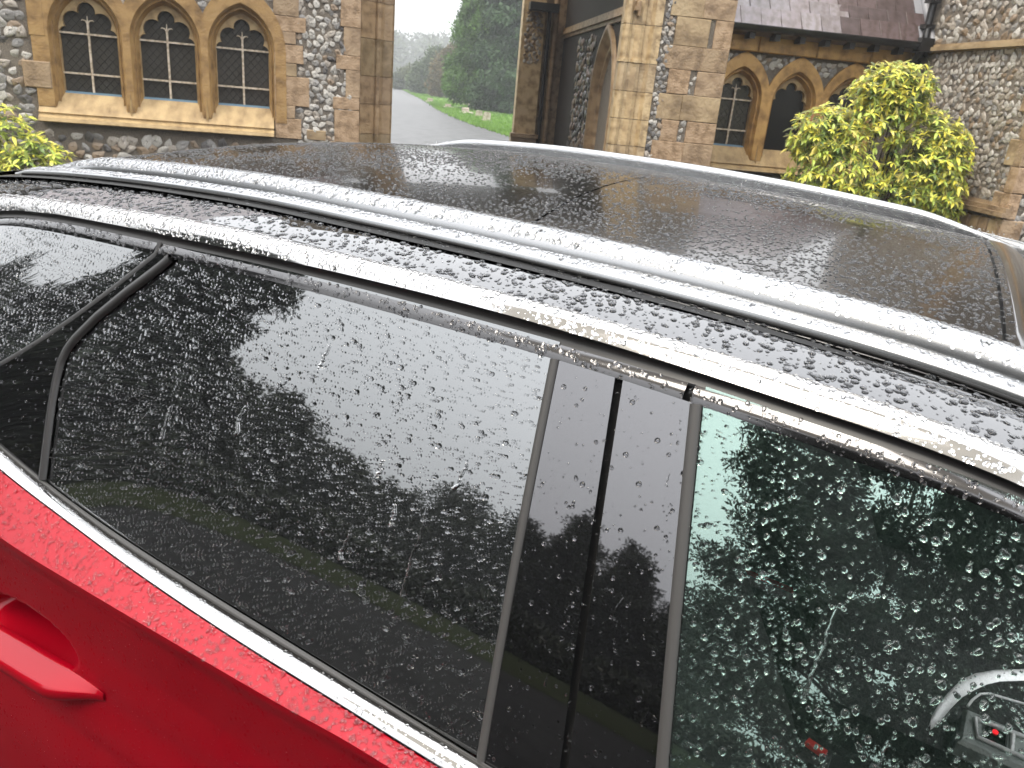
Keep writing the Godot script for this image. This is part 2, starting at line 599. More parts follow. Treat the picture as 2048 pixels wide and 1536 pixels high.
# ---------------------------------------------------------------- left lodge
func build_lodge(cam: Vector3) -> void:
	var yaw := deg_to_rad(17.3)
	var X := Vector3(cos(yaw), 0, -sin(yaw))
	var N := Vector3(-sin(yaw), 0, -cos(yaw))
	var o := thing("stone_lodge", "flint lodge with three cusped lancet windows left of the gateway", "building", Transform3D(Basis(X, Vector3.UP, -N), Vector3(cam.x, 0, cam.z) + N * 10.0))
	var cs := [-2.0, -1.21, -0.42]
	var gw := 0.286
	var yb := 1.245
	var ys := 1.856
	# wall
	var holes := []
	for c in cs:
		holes.append(arch(c, gw * 1.3, -9.0, ys, gw * 1.32 * 1.3))
	var b := MB.new()
	b.plate([rect(-6.0, -0.2, -2.36, 1.9), rect(-0.06, -0.2, 0.9, 1.9), rect(-2.36, -0.2, -0.06, 1.0)], -0.35, 0.0)
	b.plate(clip_all([rect(-6.0, 1.9, 0.9, 3.4)], holes), -0.35, 0.0)
	b.box(Vector3(-2.7, 1.7, -0.6), Vector3(7.0, 3.8, 0.1))
	b.box(Vector3(-6.0, 1.5, -2.0), Vector3(0.3, 3.6, 4.0))
	var wall := part("flint_wall", b.mesh(), M.mortar, o)
	var ok := func(x: float, y: float) -> bool:
		if x > 0.9 or (x > -2.53 and x < -0.08 and y > 0.93 and y < 1.93):
			return false
		if x > -0.08 and x < 0.16:
			return false
		for c in cs:
			if absf(x - c) < 0.46 and y > 1.8 and y < 2.36 - maxf(0.0, absf(x - c) - 0.2) * 0.6 + 0.1:
				return false
		if x > 0.14 and x < 0.9 and y < 0.9:
			return true
		return true
	flints(wall, Transform3D(), -3.3, -2.5, 0.55, 2.45, 0.115, ok, [0.3, 0.2, 0.25, 0.17, 0.08], 170)
	flints(wall, Transform3D(), -2.5, -0.1, 0.55, 0.93, 0.12, ok, [0.2, 0.25, 0.15, 0.3, 0.1], 60)
	flints(wall, Transform3D(), 0.15, 0.80, 0.8, 2.6, 0.085, ok, [0.5, 0.28, 0.12, 0.08, 0.02], 190)
	flints(wall, Transform3D(), -2.5, 0.0, 2.15, 2.6, 0.1, func(x: float, y: float) -> bool:
		for c in cs:
			if absf(x - c) < 0.3 and y < 2.62:
				return false
			if absf(x - c) < 0.395 and y < 2.2:
				return false
		return true, [0.35, 0.15, 0.3, 0.1, 0.1], 40)
	flints(wall, Transform3D(), -5.8, -3.3, 0.3, 3.2, 0.13, func(_x: float, _y: float) -> bool: return true, [0.3, 0.2, 0.25, 0.17, 0.08], 0)
	# windows
	lancet(o, cs[0], 0.6, 0.395, gw, yb, ys, true, 0.52, 0.0)
	lancet(o, cs[1], 0.395, 0.395, gw, yb, ys, true, 0.0, 0.0)
	lancet(o, cs[2], 0.395, 0.6, gw, yb, ys, true, 0.0, 0.36)
	sill(o, -2.52, -0.09, yb, 0.935, [-1.605, -0.815])
	# stones of the left jamb
	stone(o, "jamb_stone", Vector3(-2.5, 1.41, -0.03), Vector3(0.27, 0.27, 0.14), M.quoin[3], 0.01)
	stone(o, "jamb_stone", Vector3(-2.455, 2.02, -0.03), Vector3(0.16, 0.46, 0.13), M.gold, 0.01)
	# bonded stones right of the windows
	var edges := [[0.93, 1.155, 0.22], [1.16, 1.295, 0.15], [1.3, 1.615, 0.31], [1.62, 1.755, 0.17], [1.76, 1.955, 0.245], [1.96, 2.085, 0.165], [2.09, 2.245, 0.275], [2.25, 2.6, 0.2], [2.605, 2.9, 0.3], [2.905, 3.2, 0.2]]
	for i in edges.size():
		var e: Array = edges[i]
		stone(o, "quoin_stone", Vector3((e[2] - 0.075) / 2.0, (e[0] + e[1]) / 2.0, -0.04), Vector3(e[2] + 0.075, e[1] - e[0], 0.13), M.quoin[[1, 0, 1, 2, 1, 0, 1, 3, 0, 1][i]])
	var redge := [[0.6, 0.93, 0.55], [0.935, 1.045, 0.28, 0.5], [0.935, 1.3, 0.6], [1.305, 1.44, 0.58], [1.445, 1.745, 0.725], [1.75, 1.9, 0.615], [1.905, 2.2, 0.697], [2.205, 2.6, 0.66], [2.605, 2.9, 0.55]]
	for i in redge.size():
		var e: Array = redge[i]
		var x1: float = e[3] if e.size() > 3 else 0.888
		stone(o, "quoin_stone", Vector3((e[2] + x1) / 2.0, (e[0] + e[1]) / 2.0, -0.04), Vector3(x1 - e[2], e[1] - e[0], 0.128), M.quoin[[0, 2, 1, 1, 0, 1, 0, 1, 0][i]])
	# dressed splay of the gateway, course by course
	var plan := [Vector2(0.888, 0.0), Vector2(0.893, 0.024), Vector2(1.08, -0.2), Vector2(1.10, -0.17), Vector2(1.135, -0.16), Vector2(1.16, -0.19), Vector2(1.15, -0.23), Vector2(1.19, -0.28), Vector2(1.29, -0.30), Vector2(1.318, -0.34), Vector2(1.318, -0.9)]
	var y := 0.0
	var k := 0
	while y < 4.4:
		var h := rng.randf_range(0.24, 0.44)
		var pb := MB.new()
		for i in plan.size() - 1:
			var p0: Vector2 = plan[i]
			var p1: Vector2 = plan[i + 1]
			pb.quad(Vector3(p0.x, y + 0.003, p0.y), Vector3(p1.x, y + 0.003, p1.y), Vector3(p1.x, y + h - 0.003, p1.y), Vector3(p0.x, y + h - 0.003, p0.y))
		part("stone_block", pb.mesh(), M.brown[k % 3], o)
		y += h
		k += 1
	var jb := MB.new()
	jb.box(Vector3(1.08, 2.2, -3.2), Vector3(0.46, 4.4, 5.6))
	jb.box(Vector3(1.0, 2.2, -0.36), Vector3(0.15, 4.4, 0.3))
	part("passage_wall", jb.mesh(), M.brown[1], o)
	# roof, out of the frame but mirrored in the car
	var rb := MB.new()
	rb.quad(Vector3(-6.3, 3.3, 0.3), Vector3(0.4, 3.3, 0.3), Vector3(0.4, 5.6, -2.4), Vector3(-6.3, 5.6, -2.4))
	rb.quad(Vector3(-6.3, 5.6, -2.4), Vector3(0.4, 5.6, -2.4), Vector3(0.4, 3.3, -5.0), Vector3(-6.3, 3.3, -5.0))
	part("slate_roof", rb.mesh(), M.slate[0], o)


# ---------------------------------------------------------------- gatehouse, chapel and tower on the right
func right_frame(cam: Vector3) -> Transform3D:
	var yaw := deg_to_rad(7.6)
	var X := Vector3(cos(yaw), 0, -sin(yaw))
	var N := Vector3(-sin(yaw), 0, -cos(yaw))
	return Transform3D(Basis(X, Vector3.UP, -N), Vector3(cam.x, 0, cam.z) + N * 10.5)


func build_gatehouse(cam: Vector3) -> void:
	var o := thing("gatehouse", "stone gatehouse pier with dark carriage passage and pointed side door", "building", right_frame(cam))
	# moulded jamb of the arch, course by course
	var plan := [Vector2(2.36, 0.2), Vector2(2.2, 0.62), Vector2(2.19, 0.80), Vector2(2.21, 0.845), Vector2(2.25, 0.86), Vector2(2.28, 0.84), Vector2(2.29, 0.82), Vector2(2.33, 0.825), Vector2(2.35, 0.84), Vector2(2.39, 0.865), Vector2(2.43, 0.845), Vector2(2.44, 0.815), Vector2(2.50, 0.83), Vector2(2.53, 0.90), Vector2(2.62, 0.905), Vector2(2.625, 0.86)]
	var y := 0.0
	var k := 0
	while y < 4.6:
		var h := rng.randf_range(0.26, 0.42)
		if absf(y + h - 2.12) < 0.12:
			h = 2.12 - y
		var b := MB.new()
		for i in plan.size() - 1:
			var p0: Vector2 = plan[i]
			var p1: Vector2 = plan[i + 1]
			b.quad(Vector3(p0.x, y + 0.003, p0.y), Vector3(p1.x, y + 0.003, p1.y), Vector3(p1.x, y + h - 0.003, p1.y), Vector3(p0.x, y + h - 0.003, p0.y))
		part("stone_block", b.mesh(), M.pale[k % 3 if k % 4 else 0], o)
		y += h
		k += 1
	# capital on the shafts
	var cb := MB.new()
	for q in [[2.10, 0.05], [2.14, 0.068], [2.175, 0.05]]:
		cb.tube(PackedVector3Array([Vector3(2.24, q[0] - 0.018, 0.8), Vector3(2.24, q[0] + 0.018, 0.8)]), q[1], 10)
		cb.tube(PackedVector3Array([Vector3(2.39, q[0] - 0.018, 0.815), Vector3(2.39, q[0] + 0.018, 0.815)]), q[1], 10)
	part("capital", cb.mesh(), M.pale[0], o)
	# front of the pier: mortar, strip of flints, coursed stones with pockets of flint
	var fb := MB.new()
	fb.box(Vector3(3.035, 2.3, 0.51), Vector3(0.82, 4.6, 0.76))
	fb.box(Vector3(2.95, 2.3, -2.1), Vector3(1.05, 4.6, 4.6))
	var pier := part("pier_wall", fb.mesh(), M.mortar, o)
	flints(pier, Transform3D(Basis(), Vector3(0, 0, 0.893)), 2.63, 2.78, 0.8, 3.2, 0.06, func(_x: float, _y: float) -> bool: return true, [0.3, 0.15, 0.4, 0.05, 0.1], 130)
	y = 0.62
	k = 0
	while y < 3.4:
		var h := rng.randf_range(0.2, 0.34)
		var x0 := 2.70 + (0.0 if k % 2 else 0.08)
		var cut := rng.randf_range(2.95, 3.2)
		var gap := 0.0
		if k % 2 == 0:
			gap = rng.randf_range(0.06, 0.13)
		var yc := y + h / 2.0
		stone(pier, "ashlar_stone", Vector3((x0 + cut) / 2.0, yc, 0.845), Vector3(cut - x0, h - 0.004, 0.12), pick(M.quoin))
		stone(pier, "ashlar_stone", Vector3((cut + gap + 3.462) / 2.0, yc, 0.845), Vector3(3.462 - cut - gap, h - 0.004, 0.12), pick(M.quoin))
		if gap > 0.0:
			flints(pier, Transform3D(Basis(), Vector3(0, 0, 0.885)), cut, cut + gap, y, y + h, 0.07, func(_x: float, _y: float) -> bool: return true, [0.7, 0.2, 0.1], 10)
		y += h
		k += 1
	# right return of the pier
	var sb := MB.new()
	sb.box(Vector3(3.452, 2.3, 0.42), Vector3(0.02, 4.6, 0.9))
	part("pier_return", sb.mesh(), M.quoin[0], o)
	# inner wall of the passage with its doorway (faces -x)
	var turn := Transform3D(Basis(Vector3(0, 0, 1), Vector3.UP, Vector3(-1, 0, 0)), Vector3(2.35, 0, 0))
	# local x runs along +z of the gatehouse, local z towards -x
	var doc := -0.62
	var wb := MB.new()
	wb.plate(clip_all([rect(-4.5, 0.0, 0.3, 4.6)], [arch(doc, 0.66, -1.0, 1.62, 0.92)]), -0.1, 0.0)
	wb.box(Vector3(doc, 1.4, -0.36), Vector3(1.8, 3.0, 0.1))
	var inner := part("passage_wall", wb.mesh(), M.mortar_shaded, o)
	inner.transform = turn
	flints(inner, Transform3D(), -3.2, -1.42, 0.7, 2.6, 0.12, func(x: float, _yy: float) -> bool: return x > -2.9 and rng.randf() < 0.85, [0.0, 0.0, 0.04, 0.3, 0.4, 0.26], 170)  # mostly dark kinds, so the flints carry the passage shade too
	var db := MB.new()
	var rows := []
	for q in [[0.74, 1.0, 0.0], [0.74, 1.0, 0.05], [0.68, 0.93, 0.055], [0.66, 0.9, 0.02], [0.60, 0.83, 0.01], [0.58, 0.8, -0.04], [0.54, 0.74, -0.03], [0.50, 0.69, -0.05], [0.47, 0.65, -0.12], [0.43, 0.6, -0.13], [0.41, 0.57, -0.22]]:
		var row := PackedVector3Array()
		for p in arch(doc, q[0], 0.0, 1.62, q[1], 12):
			row.append(Vector3(p.x, p.y, q[2]))
		rows.append(row)
	db.grid(rows, true)
	var door := part("doorway", db.mesh(), M.brown[0], o)
	door.transform = turn
	var ob := MB.new()
	ob.plate([arch(doc, 0.42, 0.0, 1.62, 0.58, 12)], -0.3, -0.2)
	for i in 7:
		ob.box(Vector3(doc - 0.36 + i * 0.12, 1.1, -0.195), Vector3(0.11, 2.0, 0.012))
	part("door_leaf", ob.mesh(), M.oak, door)
	var st := MB.new()
	for q in [[2.64, 0.09, 0.03], [2.69, 0.11, 0.07], [2.74, 0.09, 0.05]]:
		st.box(Vector3(-1.8, q[0], q[2] / 2.0), Vector3(5.4, 0.05, q[2]))
	var str_course := part("string_course", st.mesh(), M.brown[0], o)
	str_course.transform = turn
	# far pier of the passage with a blind niche
	var pb := MB.new()
	var nich := arch(1.80, 0.075, 0.95, 1.95, 0.26, 8)
	pb.plate(clip_all([rect(1.57, 0.9, 1.96, 4.6)], [PackedVector2Array(nich)]), -0.3, 0.0)
	pb.box(Vector3(1.765, 2.0, -0.2), Vector3(0.38, 3.0, 0.1))
	pb.box(Vector3(1.765, 0.45, -0.1), Vector3(0.46, 0.9, 0.34))
	var far := part("far_pier", pb.mesh(), M.pale[0], o)
	far.position.z = -4.35
	var mb := MB.new()
	mb.box(Vector3(1.76, 0.93, 0.04), Vector3(0.5, 0.07, 0.2))
	mb.box(Vector3(1.76, 0.86, 0.02), Vector3(0.47, 0.07, 0.12))
	part("base_moulding", mb.mesh(), M.quoin[0], far)
	flints(far, Transform3D(), 1.62, 1.93, 2.15, 3.1, 0.07, func(_x: float, _y: float) -> bool: return true, [0.1, 0.3, 0.2, 0.4], 60)
	var shaft := MB.new()
	shaft.tube(PackedVector3Array([Vector3(2.14, 0.0, -4.3), Vector3(2.14, 4.6, -4.3)]), 0.055, 10)
	shaft.box(Vector3(2.18, 2.3, -4.62), Vector3(0.5, 4.6, 0.2))
	part("rear_shaft", shaft.mesh(), M.brown[1], o)
	var pipe := MB.new()
	pipe.tube(PackedVector3Array([Vector3(2.02, 0.0, -4.26), Vector3(2.02, 3.0, -4.26)]), 0.036, 10)
	for yy in [1.2, 2.4]:
		pipe.tube(PackedVector3Array([Vector3(2.02, yy, -4.26), Vector3(2.02, yy + 0.07, -4.26)]), 0.046, 10)
	pipe.box(Vector3(1.9, 3.06, -4.22), Vector3(0.5, 0.12, 0.3))
	part("downpipe", pipe.mesh(), M.iron, o)
	# upper storey over the passage, above the frame
	var ub := MB.new()
	ub.box(Vector3(0.5, 4.95, 0.1), Vector3(6.0, 0.9, 0.7))
	ub.box(Vector3(0.5, 4.95, -2.8), Vector3(6.0, 0.9, 0.5))
	ub.box(Vector3(0.5, 4.6, -1.3), Vector3(6.0, 0.1, 2.6))
	ub.box(Vector3(0.5, 5.35, -1.3), Vector3(6.0, 0.1, 2.6))
	ub.box(Vector3(3.4, 4.95, -1.3), Vector3(0.2, 0.8, 2.4))
	part("upper_wall", ub.mesh(), M.mortar, o)


func build_chapel(cam: Vector3) -> void:
	var o := thing("chapel", "low flint chapel range with lancet windows under a slate roof", "building", right_frame(cam))
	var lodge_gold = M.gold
	M.gold = M.gold_chapel_lifted
	var cs := [4.015, 4.765, 5.515]
	var gw := 0.245
	var yb := 1.25
	var ys := 1.84
	var holes := []
	for c in cs:
		holes.append(arch(c, gw * 1.3, -9.0, ys, gw * 1.32 * 1.3))
	var b := MB.new()
	b.plate([rect(3.4, -0.2, 3.72, 1.9), rect(5.82, -0.2, 6.4, 1.9), rect(3.72, -0.2, 5.82, 1.0)], -0.3, 0.0)
	b.plate(clip_all([rect(3.4, 1.9, 6.4, 2.8)], holes), -0.3, 0.0)
	b.box(Vector3(4.9, 1.4, -0.5), Vector3(3.2, 3.0, 0.1))
	var wall := part("flint_wall", b.mesh(), M.mortar, o)
	var sp := func(x: float, y: float) -> bool:
		for c in cs:
			if absf(x - c) < 0.375 and y < 2.40 - maxf(0.0, absf(x - c) - 0.05) * 0.72:
				return false
		return true
	flints(wall, Transform3D(), 3.5, 6.2, 2.15, 2.42, 0.075, sp, [0.55, 0.15, 0.25, 0.05], 80)
	flints(wall, Transform3D(), 3.5, 6.2, 0.5, 0.95, 0.1, func(_x: float, _y: float) -> bool: return true, [0.35, 0.25, 0.25, 0.15], 90)
	lancet(o, cs[0], 0.6, 0.375, gw, yb, ys, true, 0.33, 0.0)
	lancet(o, cs[1], 0.375, 0.375, gw, yb, ys, false, 0.0, 0.0)
	lancet(o, cs[2], 0.375, 0.6, gw, yb, ys, true, 0.0, 0.33)
	sill(o, 3.6, 5.95, yb, 0.955, [4.39, 5.14])
	var x := 3.45
	while x < 6.25:
		var w := rng.randf_range(0.5, 0.8)
		w = minf(w, 6.29 - x)
		stone(o, "cornice_stone", Vector3(x + w / 2.0, 2.535, 0.03), Vector3(w - 0.004, 0.23, 0.14), M.gold, 0.012)
		x += w
	var cb := MB.new()
	for i in 9:
		cb.box(Vector3(3.62 + i * 0.33, 2.60, 0.17), Vector3(0.07, 0.09, 0.2))
	var rf := part("rafter_end", cb.mesh(), M.iron, o)
	rf.set_meta("kind", "stuff")
	# gutter
	var g := MB.new()
	var rows := []
	for xx in [3.42, 6.28]:
		var row := PackedVector3Array()
		for i in 9:
			var a := PI * i / 8.0
			row.append(Vector3(xx, 2.70 - sin(a) * 0.075, 0.33 - cos(a) * 0.07))
		rows.append(row)
	g.grid(rows, true)
	g.box(Vector3(4.85, 2.69, 0.22), Vector3(2.86, 0.1, 0.05))
	g.box(Vector3(4.85, 2.70, 0.402), Vector3(2.86, 0.012, 0.012))
	part("gutter", g.mesh(), M.iron, o)
	# slates
	var pitch := deg_to_rad(52)
	var bs := Basis(Vector3.RIGHT, -(PI / 2 - pitch))
	var along := Vector3(0, sin(pitch), -cos(pitch))
	var up := Vector3(0, cos(pitch), sin(pitch))
	var rb := MB.new()
	rb.quad(Vector3(3.3, 2.68, 0.31), Vector3(6.27, 2.68, 0.31), Vector3(6.27, 2.68, 0.31) + along * 4.2, Vector3(3.3, 2.68, 0.31) + along * 4.2)
	rb.quad(Vector3(3.3, 2.68, 0.31), Vector3(6.27, 2.68, 0.31), Vector3(6.27, 2.6, 0.1), Vector3(3.3, 2.6, 0.1))
	var roof := part("slate_roof", rb.mesh(), M.slate[4], o)
	var sm := []
	for i in 3:
		var q := MB.new()
		q.block(Vector3.ZERO, Vector3(0.252 + 0.004 * i, 0.28, 0.014), 0.003, Basis(), 0.003, rng)
		sm.append(q.mesh())
	var far_list := []
	for r in 16:
		for c in 12:
			var xx: float = 3.36 + (c + (0.5 if r % 2 else 0.0)) * 0.262
			if xx > 6.18:
				continue
			var p := Vector3(xx, 2.70, 0.335) + along * (0.12 + r * 0.185) + up * (0.006 + rng.randf() * 0.004)
			var t := Transform3D(bs * Basis(Vector3.RIGHT, 0.035) * Basis(Vector3.BACK, rng.randf_range(-0.012, 0.012)), p)
			var purple: bool = xx > 4.95 + 0.3 * sin(r * 1.7) and rng.randf() < 0.93
			if r < 7:
				var sl := part("slate", sm[rng.randi() % 3], (M.slate[2] if rng.randf() < 0.5 else M.slate[3]) if purple else pick([M.slate[0], M.slate[1], M.slate[4]]), roof)
				sl.transform = t
			else:
				far_list.append(t)
	many("slate_field", sm[0], M.slate[3], far_list, roof)
	var lb := MB.new()
	lb.tube(PackedVector3Array([Vector3(6.26, 2.72, 0.36), Vector3(6.26, 2.72, 0.36) + along * 4.0]), 0.045, 8)
	lb.box(Vector3(6.22, 2.71, 0.33) + along * 2.0, Vector3(0.2, 4.0, 0.02), bs)
	part("verge_flashing", lb.mesh(), M.lead, roof)
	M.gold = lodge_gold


func build_tower(cam: Vector3) -> void:
	var o := thing("flint_tower", "tall flint wall with string course projecting right of the chapel", "building", right_frame(cam))
	var b := MB.new()
	b.box(Vector3(7.8, 3.0, 1.0), Vector3(3.0, 7.0, 2.96))
	var wall := part("flint_wall", b.mesh(), M.mortar, o)
	var turn := Transform3D(Basis(Vector3(0, 0, 1), Vector3.UP, Vector3(-1, 0, 0)), Vector3(6.3, 0, 0))
	var ok := func(x: float, y: float) -> bool:
		return (y < 2.60 or y > 2.71) and (y > 1.02 or y < 0.87) and x < 2.36 + (0.12 if int(y * 3.6) % 2 else 0.0)
	flints(wall, turn, 0.42, 2.46, 1.55, 2.62, 0.083, ok, [0.38, 0.36, 0.12, 0.12, 0.02], 330)
	flints(wall, turn, 0.3, 2.46, 2.70, 3.5, 0.105, ok, [0.46, 0.3, 0.08, 0.16], 170)
	flints(wall, turn, 1.2, 2.46, 1.0, 1.55, 0.085, ok, [0.36, 0.34, 0.16, 0.12, 0.02], 120)
	flints(wall, turn, 1.2, 2.46, 0.5, 0.88, 0.11, ok, [0.3, 0.35, 0.15, 0.2], 50)
	flints(wall, turn, -0.4, 2.4, 3.5, 6.0, 0.13, ok, [0.46, 0.3, 0.08, 0.16], 0)
	var sb := MB.new()
	for q in [[0.6, 0.0, 2.60, 2.615, 0.02], [0.0, 0.0, 2.615, 2.66, 0.075], [0.0, 0.0, 2.66, 2.69, 0.045]]:
		sb.box(Vector3(1.0, (q[2] + q[3]) / 2.0, q[4] / 2.0), Vector3(3.1, q[3] - q[2], q[4]))
	var sc := part("string_course", sb.mesh(), M.quoin[2], o)
	sc.transform = turn
	var pb := MB.new()
	for q in [[0.88, 0.93, 0.1], [0.93, 0.98, 0.07], [0.98, 1.015, 0.03]]:
		pb.box(Vector3(1.0, (q[0] + q[1]) / 2.0, q[2] / 2.0), Vector3(3.1, q[1] - q[0], q[2]))
	var pl := part("plinth_course", pb.mesh(), M.quoin[3], o)
	pl.transform = turn
	var y := 0.3
	var k := 0
	while y < 6.0:
		var h := 0.277
		var w := 0.14 if k % 2 else 0.26
		var c := turn * Vector3(2.5 - w / 2.0, y + h / 2.0, -0.03)
		stone(o, "quoin_stone", c, Vector3(w, h - 0.006, 0.12), pick(M.quoin), 0.008, turn.basis)
		stone(o, "quoin_stone", Vector3(6.26 + (0.4 - w) / 2.0 , y + h / 2.0, 2.46), Vector3(0.4 - w, h - 0.006, 0.12), pick(M.quoin), 0.008)
		y += h
		k += 1
	flints(wall, Transform3D(Basis(), Vector3(0, 0, 2.49)), 6.4, 8.6, 0.4, 4.0, 0.12, func(_x: float, _y: float) -> bool: return true, [0.4, 0.3, 0.1, 0.2], 60)
	# lower corner with drip stones
	for i in 4:
		stone(o, "base_stone", turn * Vector3(1.9 + i * 0.16, 0.72, 0.0), Vector3(0.14, 0.24, 0.1), M.quoin[2 if i % 2 else 0], 0.01, turn.basis)
	# downpipe in the corner
	var p := MB.new()
	p.tube(PackedVector3Array([Vector3(6.22, 3.6, 0.24), Vector3(6.22, 2.95, 0.24), Vector3(6.16, 2.78, 0.36), Vector3(6.17, 2.64, 0.36), Vector3(6.2, 2.45, 0.12), Vector3(6.2, 0.0, 0.1)]), 0.045, 10)
	p.box(Vector3(6.17, 2.68, 0.34), Vector3(0.17, 0.16, 0.15))
	p.box(Vector3(6.2, 3.2, 0.25), Vector3(0.14, 0.06, 0.14))
	p.box(Vector3(6.2, 2.35, 0.1), Vector3(0.18, 0.32, 0.14))
	p.box(Vector3(6.2, 2.9, 0.27), Vector3(0.13, 0.05, 0.13))
	part("downpipe", p.mesh(), M.iron, o)


# ---------------------------------------------------------------- the car
# local axes: x towards the tail, y up (CAR_H is the camera's height above the wheels' ground), z across, away from the photographer
const CAR_H := 1.72
var line := {}


func make_lines() -> void:
	var q := func(a: Array) -> PackedVector3Array: return PackedVector3Array(a)
	line.B = q.call([Vector3(-1.0, -0.57, -0.6), Vector3(-0.7, -0.41, -0.6), Vector3(-0.35, -0.285, -0.6), Vector3(-0.03, -0.2235, -0.6), Vector3(0.17, -0.206, -0.6), Vector3(0.46, -0.1985, -0.6), Vector3(0.74, -0.1985, -0.6), Vector3(0.94, -0.2015, -0.6), Vector3(1.26, -0.219, -0.6), Vector3(1.58, -0.249, -0.59), Vector3(1.85, -0.29, -0.57), Vector3(2.05, -0.335, -0.54)])
	line.C = q.call([Vector3(-1.0, -0.60, -0.72), Vector3(-0.7, -0.44, -0.70), Vector3(-0.35, -0.305, -0.69), Vector3(-0.035, -0.234, -0.69), Vector3(0.142, -0.2192, -0.69), Vector3(0.4, -0.2137, -0.69), Vector3(0.65, -0.2148, -0.69), Vector3(0.83, -0.2165, -0.69), Vector3(1.02, -0.2257, -0.69), Vector3(1.21, -0.2405, -0.69), Vector3(1.49, -0.2640, -0.69), Vector3(1.75, -0.30, -0.68), Vector3(2.05, -0.37, -0.64)])
	line.D = q.call([Vector3(-1.0, -0.62, -0.755), Vector3(-0.7, -0.455, -0.735), Vector3(-0.35, -0.317, -0.722), Vector3(-0.04, -0.2455, -0.722), Vector3(0.13, -0.2315, -0.722), Vector3(0.38, -0.2235, -0.722), Vector3(0.62, -0.2275, -0.722), Vector3(0.86, -0.2375, -0.722), Vector3(1.1, -0.2495, -0.722), Vector3(1.28, -0.2625, -0.722), Vector3(1.44, -0.284, -0.722), Vector3(1.75, -0.35, -0.72), Vector3(2.05, -0.44, -0.69)])
	line.E = q.call([Vector3(-1.0, -0.6324, -0.7540), Vector3(-0.7, -0.4704, -0.7340), Vector3(-0.35, -0.3304, -0.7210), Vector3(-0.04, -0.2572, -0.7210), Vector3(0.127, -0.2431, -0.7210), Vector3(0.3, -0.2389, -0.7210), Vector3(0.6, -0.2412, -0.7210), Vector3(0.99, -0.2573, -0.7210), Vector3(1.28, -0.2744, -0.7210), Vector3(1.44, -0.2954, -0.7210), Vector3(1.75, -0.3624, -0.7210), Vector3(2.05, -0.4524, -0.6940)])
	line.F = q.call([Vector3(-1.0, -0.65, -0.77), Vector3(-0.7, -0.485, -0.745), Vector3(-0.35, -0.345, -0.733), Vector3(-0.047, -0.27, -0.73), Vector3(0.09, -0.260, -0.73), Vector3(0.197, -0.2535, -0.73), Vector3(0.34, -0.2507, -0.73), Vector3(0.6, -0.2543, -0.73), Vector3(0.78, -0.2600, -0.73), Vector3(0.95, -0.2687, -0.73), Vector3(1.28, -0.287, -0.73), Vector3(1.44, -0.306, -0.73), Vector3(1.75, -0.375, -0.735), Vector3(2.05, -0.462, -0.71)])
	line.G = q.call([Vector3(-1.1, -0.63, -0.865), Vector3(-0.5, -0.612, -0.875), Vector3(0.2, -0.597, -0.878), Vector3(0.46, -0.5985, -0.879), Vector3(0.71, -0.6030, -0.88), Vector3(0.9, -0.6010, -0.881), Vector3(1.06, -0.588, -0.882), Vector3(1.3, -0.553, -0.883), Vector3(1.6, -0.50, -0.87), Vector3(2.05, -0.475, -0.80)])
	line.H = q.call([Vector3(-1.1, -0.6285, -0.8700), Vector3(-0.5, -0.6105, -0.8780), Vector3(0.2, -0.5965, -0.8810), Vector3(0.45, -0.6035, -0.8820), Vector3(0.65, -0.6090, -0.8830), Vector3(0.88, -0.6075, -0.8850), Vector3(1.06, -0.5915, -0.8860), Vector3(1.15, -0.5785, -0.8860), Vector3(1.35, -0.5435, -0.8860), Vector3(1.6, -0.5015, -0.8750), Vector3(2.05, -0.4815, -0.8000)])
	line.I = q.call([Vector3(-1.1, -0.6370, -0.8880), Vector3(-0.5, -0.6210, -0.8940), Vector3(0.2, -0.6060, -0.8980), Vector3(0.43, -0.6110, -0.9000), Vector3(0.62, -0.6145, -0.9030), Vector3(0.79, -0.6115, -0.9050), Vector3(0.93, -0.6030, -0.9060), Vector3(1.1, -0.5885, -0.9080), Vector3(1.35, -0.5540, -0.9100), Vector3(1.6, -0.5140, -0.8980), Vector3(2.05, -0.4920, -0.8180)])
	line.J = q.call([Vector3(-1.1, -0.6480, -0.9180), Vector3(-0.5, -0.6280, -0.9180), Vector3(0.2, -0.6130, -0.9200), Vector3(0.404, -0.6170, -0.9240), Vector3(0.513, -0.6230, -0.9300), Vector3(0.652, -0.6289, -0.9370), Vector3(0.885, -0.6359, -0.9490), Vector3(1.012, -0.6365, -0.9560), Vector3(1.35, -0.6330, -0.9630), Vector3(1.7, -0.6180, -0.9380), Vector3(2.05, -0.6180, -0.8580)])
	line.N = q.call([Vector3(-0.45, -0.295, -0.53), Vector3(-0.03, -0.2225, -0.53), Vector3(0.26, -0.199, -0.53), Vector3(0.6, -0.194, -0.53), Vector3(0.94, -0.197, -0.53), Vector3(1.26, -0.214, -0.53), Vector3(1.58, -0.244, -0.53), Vector3(1.85, -0.285, -0.53), Vector3(2.05, -0.33, -0.52)])
	line.R = q.call([Vector3(-0.45, -0.33, 0.53), Vector3(0.0, -0.266, 0.53), Vector3(0.28, -0.240, 0.53), Vector3(0.54, -0.223, 0.53), Vector3(0.84, -0.2145, 0.53), Vector3(1.2, -0.217, 0.53), Vector3(1.6, -0.245, 0.53), Vector3(1.85, -0.285, 0.53), Vector3(2.05, -0.33, 0.52)])


